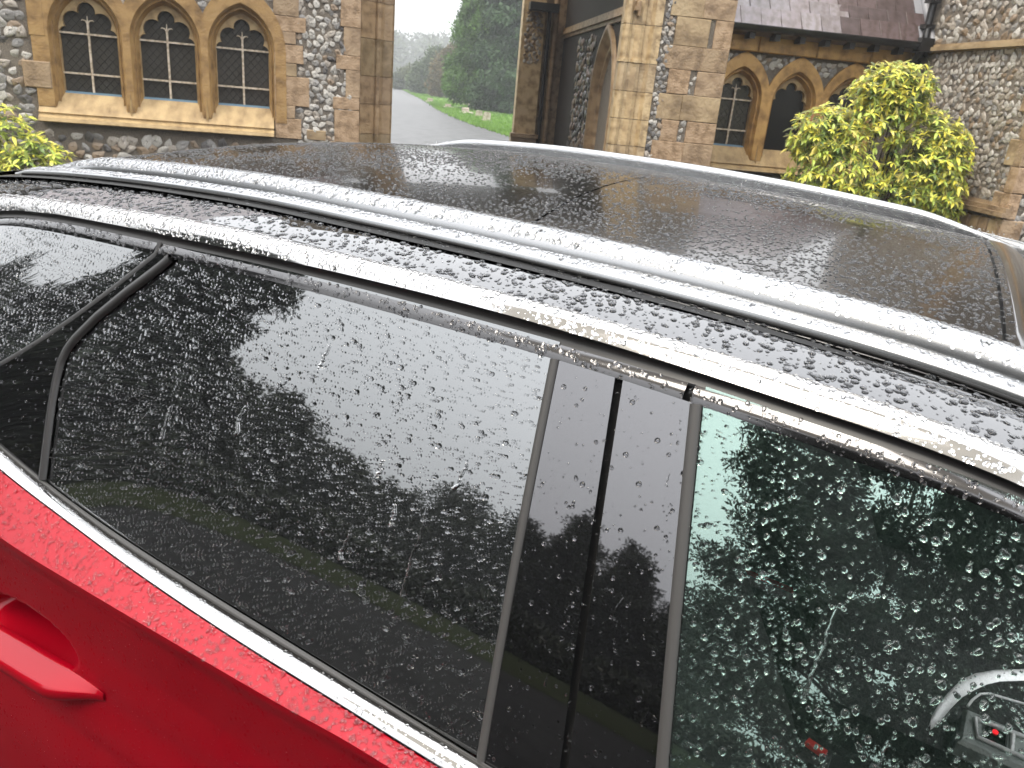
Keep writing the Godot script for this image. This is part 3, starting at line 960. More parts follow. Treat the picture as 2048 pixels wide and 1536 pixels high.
# a point of a named line at station s
func cv(k: String, s: float) -> Vector3:
	var p: PackedVector3Array = line[k]
	var n := p.size()
	var i := 0
	while i < n - 2 and s > p[i + 1].x:
		i += 1
	var a := p[i]
	var b := p[i + 1]
	var h := b.x - a.x
	var da := (b - p[i - 1]) / (b.x - p[i - 1].x) if i > 0 else (b - a) / h
	var db := (p[i + 2] - a) / (p[i + 2].x - a.x) if i < n - 2 else (b - a) / h
	var t := clampf((s - a.x) / h, 0, 1)
	var t2 := t * t
	var t3 := t2 * t
	var r := a * (2 * t3 - 3 * t2 + 1) + da * h * (t3 - 2 * t2 + t) + b * (-2 * t3 + 3 * t2) + db * h * (t3 - t2)
	return Vector3(s, CAR_H + r.y, r.z)


# how much lower the far shoulder sits than the near one
func far_drop(s: float) -> float:
	return cv("R", s).y - cv("N", s).y


func mirrored(p: Vector3) -> Vector3:
	return Vector3(p.x, p.y + far_drop(p.x) * clampf((p.y - 0.9) / 0.5, 0, 1), -p.z)


# side glass surface: v 0 at the roof frame, 1 at the belt
func glass_at(s: float, v: float, out := 0.0) -> Vector3:
	var a := cv("F", s)
	var b := cv("G", s)
	var p := a.lerp(b, v)
	var nn := Vector3(0, b.z - a.z, a.y - b.y).normalized()
	if nn.z > 0:
		nn = -nn
	return p + nn * (0.004 * sin(PI * v) + out)


func roof_at(s: float, u: float, out := 0.0) -> Vector3:
	# u from -1 (near rail) to 1 (far rail)
	var p := cv("N", s).lerp(cv("R", s), (u + 1.0) / 2.0)
	p.y += 0.03 * (1.0 - u * u) * clampf((2.1 - s) / 0.5, 0.3, 1.0) + out
	return p


func side_roof_at(s: float, v: float) -> Vector3:
	return (cv("B", s) + Vector3(0, -0.003, 0.012)).lerp(cv("C", s), v) + Vector3(0, 0.0016 * sin(PI * v), 0)


# outer skin below the crease; d is metres below it
func skin_at(s: float, d: float) -> Vector3:
	var j := cv("J", s)
	var prof := [[0.0, 0.0], [0.006, 0.0], [0.03, 0.005], [0.1, 0.009], [0.17, 0.006], [0.26, -0.002], [0.36, -0.012], [0.5, -0.014], [0.62, 0.0], [0.74, 0.028], [0.86, 0.05]]
	var t := 0.0
	for i in prof.size() - 1:
		if d <= prof[i + 1][0]:
			t = lerpf(prof[i][1], prof[i + 1][1], smoothstep(prof[i][0], prof[i + 1][0], d))
			break
		t = prof[i + 1][1]
	var nose := clampf((-1.2 - s) / 0.85, 0, 1)
	var tail := clampf((s - 1.6) / 0.65, 0, 1)
	j.z += t + 0.16 * nose * nose + 0.08 * tail * tail
	# handle recess
	var dx := (s - 1.04) / 0.135
	var dy := (j.y - d - (CAR_H - 0.797) - 0.12 * (1.04 - s)) / 0.05
	var e := sqrt(dx * dx + dy * dy)
	if e < 1.0 and j.z < 0:
		j.z += 0.095 * (1.0 - smoothstep(0.70, 0.985, e))
	return Vector3(s, j.y - d, j.z)


func span(a: float, b: float, n: int) -> PackedFloat32Array:
	var p := PackedFloat32Array()
	for i in n + 1:
		p.append(lerpf(a, b, float(i) / n))
	return p


# a strip between two lines, bulging out by bulge in the middle
func strip(b: MB, f: Callable, stations: PackedFloat32Array, nv: int, both := true) -> void:
	for side in ([0, 1] if both else [0]):
		var rows := []
		for k in nv + 1:
			var row := PackedVector3Array()
			for s in stations:
				var p: Vector3 = f.call(s, float(k) / nv)
				row.append(mirrored(p) if side else p)
			rows.append(row)
		b.grid(rows, side == 0)


func between(a: String, c: String, bulge: float, sink := 0.0) -> Callable:
	return func(s: float, v: float) -> Vector3:
		var p := cv(a, s)
		var q := cv(c, s)
		var nn := Vector3(0, q.z - p.z, p.y - q.y).normalized()
		if nn.y < 0:
			nn = -nn
		return p.lerp(q, v) + nn * (bulge * sin(PI * v) + sink)


func wheel_low(s: float) -> float:
	var y := 0.27
	for c in [-1.15, 1.5]:
		var d: float = absf(s - c)
		if d < 0.40:
			y = maxf(y, 0.33 + sqrt(0.16 - d * d))
	return y


func red_panel(called: String, s0: float, s1: float, parent: Node3D, far: bool, n: int, m := 26) -> MeshInstance3D:
	var b := MB.new()
	var up = between("I", "J", 0.0)
	var rows := []
	for k in 4:
		var row := PackedVector3Array()
		for s in span(s0, s1, n):
			var p: Vector3 = up.call(s, k / 3.0)
			if k == 0:
				p += Vector3(0, -0.002, 0.0)
			row.append(mirrored(p) if far else p)
		rows.append(row)
	b.grid(rows, not far)
	rows = []
	var depths := []
	for k in m + 1:
		depths.append(0.86 * pow(float(k) / m, 1.25))
	if m > 30:
		depths = [0.0, 0.003, 0.006, 0.012, 0.02, 0.03, 0.045, 0.06, 0.08]
		for k in 44:
			depths.append(0.1 + k * 0.004)
		for k in 15:
			depths.append(0.28 + 0.58 * k / 14.0)
	for dd in depths:
		var row := PackedVector3Array()
		for s in span(s0, s1, n):
			var top := cv("J", s).y
			var p := skin_at(s, minf(dd, top - wheel_low(s)))
			if far:
				p = mirrored(p)
			row.append(p)
		rows.append(row)
	b.grid(rows, not far)
	return part(called, b.mesh(), M.red, parent)


func glass_patch(b: MB, sl: Callable, sr: Callable, v0: float, v1: float, out: float, nu: int, nv: int, far := false) -> void:
	var rows := []
	for k in nv + 1:
		var v := lerpf(v0, v1, float(k) / nv)
		var row := PackedVector3Array()
		for i in nu + 1:
			var s: float = lerpf(sl.call(v), sr.call(v), float(i) / nu)
			var p := glass_at(s, v, out)
			row.append(mirrored(p) if far else p)
		rows.append(row)
	b.grid(rows, not far)


func table(a: Array) -> Callable:
	return func(v: float) -> float:
		for i in a.size() - 1:
			if v <= a[i + 1][0]:
				return lerpf(a[i][1], a[i + 1][1], clampf((v - a[i][0]) / (a[i + 1][0] - a[i][0]), 0, 1))
		return a[-1][1]


# a flat rubber bead lying along a path on the side glass
func bead(b: MB, f: Callable, v0: float, v1: float, width: float, high: float, n := 30, far := false) -> void:
	var rows := []
	for q in [[-0.5, 0.0], [-0.42, 0.8], [0.0, 1.0], [0.42, 0.8], [0.5, 0.0]]:
		var row := PackedVector3Array()
		for i in n + 1:
			var v := lerpf(v0, v1, float(i) / n)
			var v2 := minf(v + 0.02, v1)
			var va := v2 - 0.02
			var d := glass_at(f.call(v2), v2) - glass_at(f.call(va), va)
			var nn := (glass_at(f.call(v), v, 0.01) - glass_at(f.call(v), v)).normalized()
			var side := nn.cross(d.normalized())
			var p = glass_at(f.call(v), v) + side * width * q[0] + nn * high * q[1]
			row.append(mirrored(p) if far else p)
		rows.append(row)
	b.grid(rows, far)


func rail(called: String, far: bool, s0: float, s1: float, parent: Node3D) -> MeshInstance3D:
	# cross-section from the outer flange over the bar to the inner foot: across, up, how much it belongs to the bar
	var prof := [[0.0005, -0.002, 0.0], [0.0012, 0.0032, 0.0], [0.0035, 0.0070, 0.0], [0.0165, 0.0100, 0.0], [0.018, 0.009, 0.0], [0.0188, 0.002, 0.2], [0.0225, 0.002, 0.4], [0.0232, 0.009, 0.7], [0.025, 0.0165, 1.0], [0.029, 0.0235, 1.0], [0.036, 0.0285, 1.0], [0.044, 0.0305, 1.0], [0.050, 0.0290, 1.0], [0.055, 0.0262, 1.0], [0.0575, 0.022, 1.0], [0.0585, 0.016, 1.0], [0.0595, 0.0, 0.7], [0.060, -0.012, 0.5]]
	var b := MB.new()
	var rows := []
	for i in prof.size():
		rows.append(PackedVector3Array())
	var n := 90
	for k in n + 1:
		var t := float(k) / n
		t = t * t * (3 - 2 * t) * 0.35 + t * 0.65
		var s := lerpf(s0, s1, t)
		var rise := minf(smoothstep(0.0, 0.26, s - s0), smoothstep(0.0, 0.30, s1 - s))
		var foot := minf(smoothstep(0.0, 0.04, s - s0), smoothstep(0.0, 0.05, s1 - s))
		var base := cv("R", s) if far else cv("B", s)
		if far:
			base.z = 0.60
			base.y -= 0.002
		for i in prof.size():
			var q: Array = prof[i]
			var hh: float = q[1]
			if hh > 0.0:
				hh *= lerpf(1.0, rise, q[2]) * (0.25 + 0.75 * foot)
			rows[i].append(Vector3(s, base.y + hh, base.z + (-q[0] if far else q[0])))
	b.grid(rows, not far)
	return part(called, b.mesh(), M.rail, parent)


var seam_front := func(u: float) -> float: return 0.045 + 0.055 * u
var seam_mid := func(u: float) -> float: return 0.645 + 0.075 * u - 0.04 * u * u
var seam_back := func(u: float) -> float: return 1.235 + 0.035 * u + 0.01 * u * u


func roof_panel(called: String, f0: Callable, f1: Callable, m: Material, parent: Node3D, out := 0.0) -> MeshInstance3D:
	var b := MB.new()
	var rows := []
	for k in 25:
		var u := -1.0 + k / 12.0
		var row := PackedVector3Array()
		for i in 33:
			row.append(roof_at(lerpf(f0.call(u), f1.call(u), i / 32.0), u, out))
		rows.append(row)
	b.grid(rows, false)
	# turned-down edges
	for e in [0, 32]:
		var er := []
		for d in [0.0, 0.012]:
			var row := PackedVector3Array()
			for k in 25:
				row.append(rows[k][e] - Vector3(0, d, 0))
			er.append(row)
		b.grid(er, e != 0)
	return part(called, b.mesh(), m, parent)


func build_car(cam: Vector3) -> Node3D:
	make_lines()
	var az := deg_to_rad(-57.5)
	var tl := deg_to_rad(1.6)
	var s_ax := Vector3(sin(az), 0, -cos(az))
	var n0 := Vector3(cos(az), 0, sin(az))
	var n_ax := n0 * cos(tl) + Vector3.UP * sin(tl)
	var y_ax := Vector3.UP * cos(tl) - n0 * sin(tl)
	var o := thing("car", "wet red car with black roof, silver roof rails and chrome window trim", "car", Transform3D(Basis(s_ax, y_ax, n_ax), cam - y_ax * CAR_H + n_ax * 1.33))
	# roof
	var back := func(_u: float) -> float: return 2.03
	var front := func(u: float) -> float: return -0.42 + 0.04 * u * u
	var gap := 0.0022
	roof_panel("roof_header", front, func(u: float) -> float: return seam_front.call(u) - gap, M.roof, o)
	roof_panel("roof_glass", func(u: float) -> float: return seam_front.call(u) + gap, func(u: float) -> float: return seam_mid.call(u) - gap, M.roof, o)
	roof_panel("roof_glass", func(u: float) -> float: return seam_mid.call(u) + gap, func(u: float) -> float: return seam_back.call(u) - gap, M.roof, o)
	roof_panel("roof_panel", func(u: float) -> float: return seam_back.call(u) + gap, back, M.roof, o)
	var ub := MB.new()
	var rows := []
	for k in 13:
		var row := PackedVector3Array()
		for s in span(-0.4, 2.0, 24):
			row.append(roof_at(s, -1.0 + k / 6.0, -0.008))
		rows.append(row)
	ub.grid(rows, false)
	part("roof_lining", ub.mesh(), M.void, o)
	# raised lip at the front of the roof glass
	var wb := MB.new()
	var wr := []
	for q in [[-0.030, -0.002], [-0.026, 0.003], [-0.012, 0.0045], [0.006, 0.003], [0.010, -0.002]]:
		var row := PackedVector3Array()
		for k in 25:
			var u: float = -0.93 + 1.86 * k / 24.0
			var w := minf(1.0, (1.0 - absf(u)) * 5.0)
			row.append(roof_at(seam_front.call(u) - 0.02 + q[0] * w, u, q[1]))
		wr.append(row)
	wb.grid(wr, true)
	part("wind_deflector", wb.mesh(), M.frame, o)
	# strips along both sides
	var st := span(-1.0, 2.05, 110)
	var roof_side := MB.new()
	strip(roof_side, func(s: float, v: float) -> Vector3:
		return side_roof_at(s, v), st, 6)
	part("roof_side", roof_side.mesh(), M.black, o)
	var chrome := MB.new()
	strip(chrome, func(s: float, v: float) -> Vector3: return between("C", "D", 0.0085).call(s, 0.09 + v * 0.91), st, 7)
	part("upper_window_trim", chrome.mesh(), M.chrome, o)
	var chan := MB.new()
	strip(chan, between("C", "E", -0.006, -0.004), st, 3)
	strip(chan, func(s: float, v: float) -> Vector3: return cv("D", s).lerp(cv("E", s), v) + Vector3(0, 0, 0.004 * sin(PI * v)), st, 4)
	strip(chan, func(s: float, v: float) -> Vector3: return cv("C", s) + Vector3(0, -0.006, 0.06 * (1.0 - v)), st, 2)
	part("drip_channel", chan.mesh(), M.rubber, o)
	for r in [[-1.0, 0.206], [0.213, 0.972], [0.985, 2.05]]:
		for far in [false, true]:
			var frm := MB.new()
			var fr := []
			for k in 5:
				var row := PackedVector3Array()
				for s in span(r[0], r[1], 40):
					var p: Vector3 = between("E", "F", 0.0015).call(s, k / 4.0)
					row.append(mirrored(p) if far else p)
				fr.append(row)
			frm.grid(fr, not far)
			part("door_frame", frm.mesh(), M.frame, o)
	var sealm := MB.new()
	strip(sealm, func(s: float, v: float) -> Vector3: return between("G", "H", 0.004).call(s, v) + Vector3(0, 0.0, 0.0), st, 4)
	part("belt_seal", sealm.mesh(), M.seal, o)
	var low := MB.new()
	strip(low, func(s: float, v: float) -> Vector3: return between("H", "I", 0.0035).call(s, v * 0.96), span(-1.1, 1.75, 100), 6)
	part("lower_window_trim", low.mesh(), M.chrome, o)
	rail("roof_rail", false, -0.34, 1.665, o).set_meta("label", "near roof rail covered in raindrops")
	rail("roof_rail", true, -0.02, 1.70, o).set_meta("label", "far roof rail beyond the roof glass")
	var gl := MB.new()
	var groove_path := PackedVector3Array()
	var gasket_path := PackedVector3Array()
	for s in span(-0.30, 1.62, 80):
		groove_path.append(cv("B", s) + Vector3(0, 0.0048, 0.0205))
		gasket_path.append(cv("B", s) + Vector3(0, -0.0005, -0.0035))
	gl.tube(groove_path, 0.0021, 6)
	part("groove_shade_bead", gl.mesh(), M.rubber, o)  # dark bead added inside the groove to deepen its shade
	var bl := MB.new()
	bl.tube(gasket_path, 0.0019, 6)
	part("rail_gasket", bl.mesh(), M.void, o)
	var ditch := MB.new()
	for side in [0, 1]:
		var er := []
		for z in [-0.625, -0.50]:
			var row := PackedVector3Array()
			for s in st:
				var p := cv("B", s)
				p.z = z
				p.y -= 0.004
				row.append(mirrored(p) if side else p)
			er.append(row)
		ditch.grid(er, side == 1)
	part("roof_ditch", ditch.mesh(), M.void, o)
	# side glass and pillars
	var k_line := table([[0.0, 0.978], [0.2, 1.056], [0.41, 1.136], [0.68, 1.240], [1.0, 1.372]])
	var lr := table([[0.0, 0.942], [0.03, 0.952], [0.17, 1.010], [0.30, 1.056], [0.42, 1.088], [0.47, 1.097], [0.53, 1.101], [0.60, 1.099], [0.72, 1.090], [1.0, 1.063]])
	var lg := table([[0.0, 0.341], [1.0, 0.293]])
	var gp := table([[0.0, 0.273], [1.0, 0.208]])
	var fg := table([[0.0, 0.200], [1.0, 0.118]])
	var plus := func(f: Callable, d: float) -> Callable: return func(v: float) -> float: return f.call(v) + d
	for far in [false, true]:
		var g1 := MB.new()
		glass_patch(g1, plus.call(lg, 0.002), plus.call(lr, -0.002), -0.045, 1.0, -0.002, 40, 24, far)
		part("rear_door_window", g1.mesh(), M.dark_glass, o)
		var g2 := MB.new()
		glass_patch(g2, plus.call(k_line, 0.004), func(_v: float) -> float: return 1.95, -0.045, 1.0, -0.002, 24, 24, far)
		part("quarter_window", g2.mesh(), M.dark_glass, o)
		var g3 := MB.new()
		glass_patch(g3, func(_v: float) -> float: return -0.98, plus.call(fg, -0.003), -0.045, 1.0, -0.002, 40, 24, far)
		part("front_window", g3.mesh(), M.glass, o)
		var g4 := MB.new()
		glass_patch(g4, func(_v: float) -> float: return -0.98, plus.call(fg, -0.003), -0.045, 1.0, -0.0065, 40, 24, far)
		part("front_window_inner", g4.mesh(), M.glass_back, o)
		var p1 := MB.new()
		glass_patch(p1, plus.call(gp, 0.0045), plus.call(lg, -0.003), 0.0, 1.0, 0.001, 10, 24, far)
		part("pillar_panel", p1.mesh(), M.pillar, o)
		var p2 := MB.new()
		glass_patch(p2, plus.call(fg, 0.003), plus.call(gp, -0.0035), 0.0, 1.0, 0.001, 10, 24, far)
		part("pillar_panel", p2.mesh(), M.pillar, o)
		var p3 := MB.new()
		glass_patch(p3, plus.call(lr, 0.004), plus.call(k_line, -0.005), 0.0, 1.0, 0.001, 12, 24, far)
		part("rear_pillar_panel", p3.mesh(), M.pillar, o)
		var sb := MB.new()
		bead(sb, lr, 0.0, 1.0, 0.013, 0.006, 44, far)
		bead(sb, k_line, -0.05, 1.0, 0.009, 0.0015, 40, far)
		part("rear_window_seal", sb.mesh(), M.rubber, o)
		var sb2 := MB.new()
		bead(sb2, lg, 0.0, 1.0, 0.0085, 0.0045, 30, far)
		part("window_channel", sb2.mesh(), M.seal, o)
		var sb3 := MB.new()
		bead(sb3, fg, 0.0, 1.0, 0.0105, 0.0045, 30, far)
		part("window_channel", sb3.mesh(), M.seal, o)
		var vb := MB.new()
		glass_patch(vb, plus.call(fg, 0.0), plus.call(lg, 0.0), -0.045, 1.0, -0.012, 6, 12, far)
		glass_patch(vb, plus.call(lr, -0.01), plus.call(k_line, 0.02), -0.045, 1.0, -0.012, 6, 12, far)
		part("pillar_core", vb.mesh(), M.void, o)
	# red body
	for far in [false, true]:
		var rd := red_panel("rear_door", 0.2125, 1.36, o, far, 60 if far else 280, 26 if far else 60)
		red_panel("front_door", -0.86, 0.2065, o, far, 40)
		red_panel("front_wing", -2.05, -0.866, o, far, 40)
		red_panel("rear_quarter", 1.366, 2.25, o, far, 40)
		var cb := MB.new()
		for r in [[-2.0, -0.84], [0.18, 0.24], [1.33, 2.1]]:
			var rr := []
			for d in [0.0, 0.15, 0.3]:
				var row := PackedVector3Array()
				for s in span(r[0], r[1], 8):
					var p := skin_at(s, d)
					p.z += 0.03
					row.append(mirrored(p) if far else p)
				rr.append(row)
			cb.grid(rr, not far)
		part("door_gap", cb.mesh(), M.void, o)
		if not far:
			build_handle(rd)
	build_shell(o)
	build_cabin(o)
	return o


func build_handle(door: Node3D) -> void:
	var b := MB.new()
	var prof := [[0.012, 0.010], [0.0125, 0.006], [0.0122, 0.003], [0.0105, -0.002], [0.0065, -0.011], [0.0025, -0.020], [0.0, -0.0258], [-0.002, -0.029], [-0.005, -0.031], [-0.011, -0.0322], [-0.018, -0.031], [-0.024, -0.027], [-0.028, -0.019], [-0.029, -0.008], [-0.029, 0.010]]
	var rows := []
	for i in prof.size():
		rows.append(PackedVector3Array())
	for k in 41:
		var t := k / 40.0
		var s := 0.853 + 0.40 * t
		var w := smoothstep(-0.012, 0.10, s - 0.853) * smoothstep(0.0, 0.05, 1.262 - s)
		var j := cv("J", s)
		var y := CAR_H - 0.809 - 0.14 * (s - 0.853)
		var z := j.z + 0.004
		for i in prof.size():
			rows[i].append(Vector3(s, y + prof[i][0] * (0.3 + 0.7 * w), z + prof[i][1] * maxf(w, 0.02)))
	b.grid(rows, false)
	part("door_handle", b.mesh(), M.red, door)


func build_shell(o: Node3D) -> void:
	# bonnet, windscreen, tailgate, bumpers, floor and wheels, most of it outside the picture
	var h := MB.new()
	var rows := []
	for k in 13:
		var u := -1.0 + k / 6.0
		var row := PackedVector3Array()
		for i in 13:
			var s := lerpf(-1.05, -2.0, i / 12.0)
			var a := cv("I", maxf(s, -1.1))
			var z := lerpf(-0.86, -0.70, i / 12.0)
			row.append(Vector3(s, a.y + 0.03 * (1 - u * u) - 0.17 * pow(i / 12.0, 1.6), z * -u))
		rows.append(row)
	h.grid(rows, false)
	part("bonnet", h.mesh(), M.red, o)
	var w := MB.new()
	rows = []
	for k in 13:
		var u := -1.0 + k / 6.0
		var row := PackedVector3Array()
		for i in 9:
			var t := i / 8.0
			var a := roof_at(-0.40, u)
			var c := Vector3(-1.12 + 0.06 * u * u, CAR_H - 0.62, 0.72 * u)
			row.append(a.lerp(c, t))
		rows.append(row)
	w.grid(rows, true)
	part("windscreen", w.mesh(), M.glass_back, o)
	var ap := MB.new()
	for side in [0, 1]:
		var rr := []
		for q in [0, 1, 2]:
			var row := PackedVector3Array()
			for i in 9:
				var s := lerpf(-0.40, -1.0, i / 8.0)
				var p := cv("C", s)
				p.z += 0.05 * q
				row.append(mirrored(p) if side else p)
			rr.append(row)
		ap.grid(rr, side == 1)
	part("windscreen_pillar", ap.mesh(), M.black, o)
	var t := MB.new()
	rows = []
	for k in 13:
		var u := -1.0 + k / 6.0
		var row := PackedVector3Array()
		for q in [[2.03, -0.335, 0.53], [2.09, -0.36, 0.55], [2.2, -0.60, 0.72]]:
			row.append(Vector3(q[0] - 0.08 * u * u, CAR_H + q[1] + 0.02 * (1 - u * u), u * q[2]))
		rows.append(row)
	t.grid(rows, false)
	part("tailgate_window", t.mesh(), M.dark_glass, o)
	var e := MB.new()
	for q in [[2.22, 0.60, 0.98, 0.78], [2.27, 0.28, 0.62, 0.82]]:
		e.box(Vector3(q[0] - 0.05, (q[1] + q[2]) / 2.0 + 0.06, 0), Vector3(0.08, q[2] - q[1] + 0.1, q[3] * 2.0))
	part("tailgate", e.mesh(), M.red, o)
	var f := MB.new()
	f.box(Vector3(-2.04, 0.55, 0), Vector3(0.1, 0.62, 1.44))
	part("front_bumper", f.mesh(), M.red, o)
	var fl := MB.new()
	fl.box(Vector3(0.1, 0.30, 0), Vector3(4.1, 0.05, 1.5))
	part("floor_pan", fl.mesh(), M.void, o)
	for x in [-1.15, 1.5]:
		for z in [-0.82, 0.82]:
			var wt := MB.new()
			wt.tube(PackedVector3Array([Vector3(x, 0.335, z - 0.11), Vector3(x, 0.335, z - 0.09), Vector3(x, 0.335, z + 0.09), Vector3(x, 0.335, z + 0.11)]), [0.31, 0.335, 0.335, 0.31], 28)
			var wl := part("wheel", wt.mesh(), M.tyre, o)
			var rm := MB.new()
			rm.tube(PackedVector3Array([Vector3(x, 0.335, z - 0.115), Vector3(x, 0.335, z + 0.115)]), 0.22, 24)
			part("rim", rm.mesh(), M.alloy, wl)


func build_cabin(o: Node3D) -> void:
	# door trims, seats, console; seen dimly through the clear front window
	var d := MB.new()
	for z in [-0.80, 0.80]:
		d.box(Vector3(0.2, 0.72, z), Vector3(2.1, 0.72, 0.06))
		d.box(Vector3(-0.25, 0.86, z * 0.94), Vector3(0.8, 0.06, 0.08))
	part("door_trim", d.mesh(), M.trim, o)
	for z in [-0.37, 0.37]:
		var b := MB.new()
		var rows := []
		for k in 13:
			var a := TAU * k / 12.0
			var row := PackedVector3Array()
			for i in 9:
				var t := i / 8.0
				var c := Vector3(lerpf(0.12, 0.40, t), lerpf(0.62, 1.20, t), z)
				var wd := 0.25 * (1.0 - 0.28 * t * t) * (0.35 if i == 8 else 1.0)
				row.append(c + Vector3(cos(a) * 0.075 * (0.4 if i == 8 else 1.0), 0.0, sin(a) * wd))
			rows.append(row)
		b.grid(rows, false)
		b.box(Vector3(-0.12, 0.60, z), Vector3(0.52, 0.15, 0.5))
		part("seat", b.mesh(), M.cloth, o)
		var h := MB.new()
		rows = []
		for k in 13:
			var a := TAU * k / 12.0
			var row := PackedVector3Array()
			for i in 7:
				var t := -1.0 + i / 3.0
				var q := sqrt(maxf(0.0, 1.0 - t * t * 0.97))
				row.append(Vector3(0.40 + cos(a) * 0.06 * q, 1.325 + 0.105 * t, z + sin(a) * 0.145 * pow(q, 0.6)))
			rows.append(row)
		h.grid(rows, false)
		for zz in [-0.06, 0.06]:
			h.tube(PackedVector3Array([Vector3(0.395, 1.15, z + zz), Vector3(0.395, 1.26, z + zz)]), 0.008, 6)
		part("headrest", h.mesh(), M.cloth, o)
	var c := MB.new()
	c.box(Vector3(-0.45, 0.64, 0.02), Vector3(1.2, 0.24, 0.30))
	c.box(Vector3(-0.95, 0.85, 0.0), Vector3(0.3, 0.5, 1.5))
	part("console", c.mesh(), M.trim, o)
	var bs := MB.new()
	rows_seat(bs)
	part("rear_seat", bs.mesh(), M.cloth, o)
	# silver arch, switch panel and its red lamp on the console
	var y0 := CAR_H - 0.905
	var arc := MB.new()
	var r0 := PackedVector3Array()
	var r1 := PackedVector3Array()
	var r2 := PackedVector3Array()
	for q in [[-0.066, -0.16, -0.070, -0.157], [-0.067, -0.13, -0.079, -0.132], [-0.073, -0.09, -0.089, -0.09], [-0.084, -0.045, -0.101, -0.047], [-0.097, -0.003, -0.116, -0.014], [-0.115, 0.03, -0.133, 0.018], [-0.142, 0.062, -0.152, 0.043], [-0.183, 0.098, -0.185, 0.072], [-0.25, 0.14, -0.25, 0.115], [-0.4, 0.19, -0.4, 0.17]]:
		var p0 := Vector3(q[0], y0, q[1])
		var p1 := Vector3(q[2], y0 - 0.006, q[3])
		r0.append(p0)
		r1.append(p0.lerp(p1, 0.4) + Vector3(0, 0.007, 0))
		r2.append(p1)
	arc.grid([r0, r1, r2], true)
	part("grip_trim", arc.mesh(), M.silver, o)
	var thin := MB.new()
	thin.tube(PackedVector3Array([Vector3(-0.113, y0 - 0.01, -0.055), Vector3(-0.118, y0 - 0.01, -0.033), Vector3(-0.127, y0 - 0.01, -0.009), Vector3(-0.140, y0 - 0.01, 0.003), Vector3(-0.19, y0 - 0.01, 0.014), Vector3(-0.3, y0 - 0.01, 0.03)]), 0.0022, 6)
	part("inlay_trim", thin.mesh(), M.silver, o)
	var sw := MB.new()
	sw.block(Vector3(-0.215, y0 - 0.04, -0.082), Vector3(0.21, 0.09, 0.03), 0.006, Basis(Vector3.RIGHT, -PI / 2))
	part("switch_panel", sw.mesh(), M.panel, o)
	var bz := MB.new()
	bz.tube(PackedVector3Array([Vector3(-0.128, y0 - 0.022, -0.060), Vector3(-0.135, y0 - 0.022, -0.104), Vector3(-0.30, y0 - 0.022, -0.104), Vector3(-0.30, y0 - 0.022, -0.045), Vector3(-0.128, y0 - 0.022, -0.060)]), 0.0038, 6)
	bz.tube(PackedVector3Array([Vector3(-0.182, y0 - 0.022, -0.060), Vector3(-0.182, y0 - 0.022, -0.104)]), 0.0035, 6)
	part("switch_bezel", bz.mesh(), M.silver, o)
	var key := MB.new()
	for x in [-0.158, -0.225]:
		key.block(Vector3(x, y0 - 0.024, -0.082), Vector3(0.034, 0.032, 0.01), 0.003, Basis(Vector3.RIGHT, -PI / 2))
	part("switch_key", key.mesh(), M.black, o).set_meta("kind", "stuff")
	var led := MB.new()
	led.tube(PackedVector3Array([Vector3(-0.157, y0 - 0.020, -0.078), Vector3(-0.157, y0 - 0.0165, -0.078)]), 0.0042, 12)
	part("indicator_lamp", led.mesh(), M.lamp_red, o)
	var bk := MB.new()
	bk.box(Vector3(0.066, CAR_H - 0.9, -0.322), Vector3(0.03, 0.008, 0.012), Basis(Vector3.UP, -0.25))
	part("belt_button", bk.mesh(), M.belt_red, o)
	var sl := MB.new()
	sl.block(Vector3(0.066, CAR_H - 0.93, -0.322), Vector3(0.045, 0.04, 0.05), 0.008, Basis(Vector3.RIGHT, -PI / 2))
	part("belt_buckle", sl.mesh(), M.trim, o)
	var wh := MB.new()
	var ring := PackedVector3Array()
	for i in 33:
		var a := TAU * i / 32.0
		ring.append(Vector3(-0.55 - 0.07 * sin(a), 0.98 + 0.16 * sin(a), -0.37 + 0.18 * cos(a)))
	wh.tube(ring, 0.015, 8, false)
	wh.box(Vector3(-0.57, 0.97, -0.37), Vector3(0.05, 0.06, 0.34))
	part("steering_wheel", wh.mesh(), M.trim, o)


func rows_seat(b: MB) -> void:
	b.box(Vector3(0.95, 0.60, 0), Vector3(0.5, 0.18, 1.25))
	b.box(Vector3(1.24, 0.90, 0), Vector3(0.16, 0.62, 1.25), Basis(Vector3.BACK, -0.3))


# ---------------------------------------------------------------- rain on the car
func drop_shapes() -> void:
	lib.drop = []
	for k in 5:
		var b := MB.new()
		var rows := []
		var ph := rng.randf() * TAU
		var e := [0.03, 0.08, 0.14, 0.2, 0.1][k] as float
		var hgt := [0.62, 0.56, 0.5, 0.46, 0.58][k] as float
		for i in 5:
			var t := i / 4.0
			var rr := sin(t * PI * 0.5 * 1.0)
			var row := PackedVector3Array()
			var rad := 1.0 - t
			for j in 11:
				var th := TAU * (j % 10) / 10.0
				var o := 1.0 + e * sin(2 * th + ph) + e * 0.6 * sin(3 * th + ph * 2.3)
				var x := sqrt(maxf(0.0, 1.0 - pow(rr * 0.98, 2.0))) * o
				if i == 4:
					x = 0.02
				rad = x
				row.append(Vector3(cos(th) * rad, rr * hgt - (0.06 if i == 0 else 0.0), -sin(th) * rad))
			rows.append(row)
		b.grid(rows, false, true)
		lib.drop.append(b.mesh())


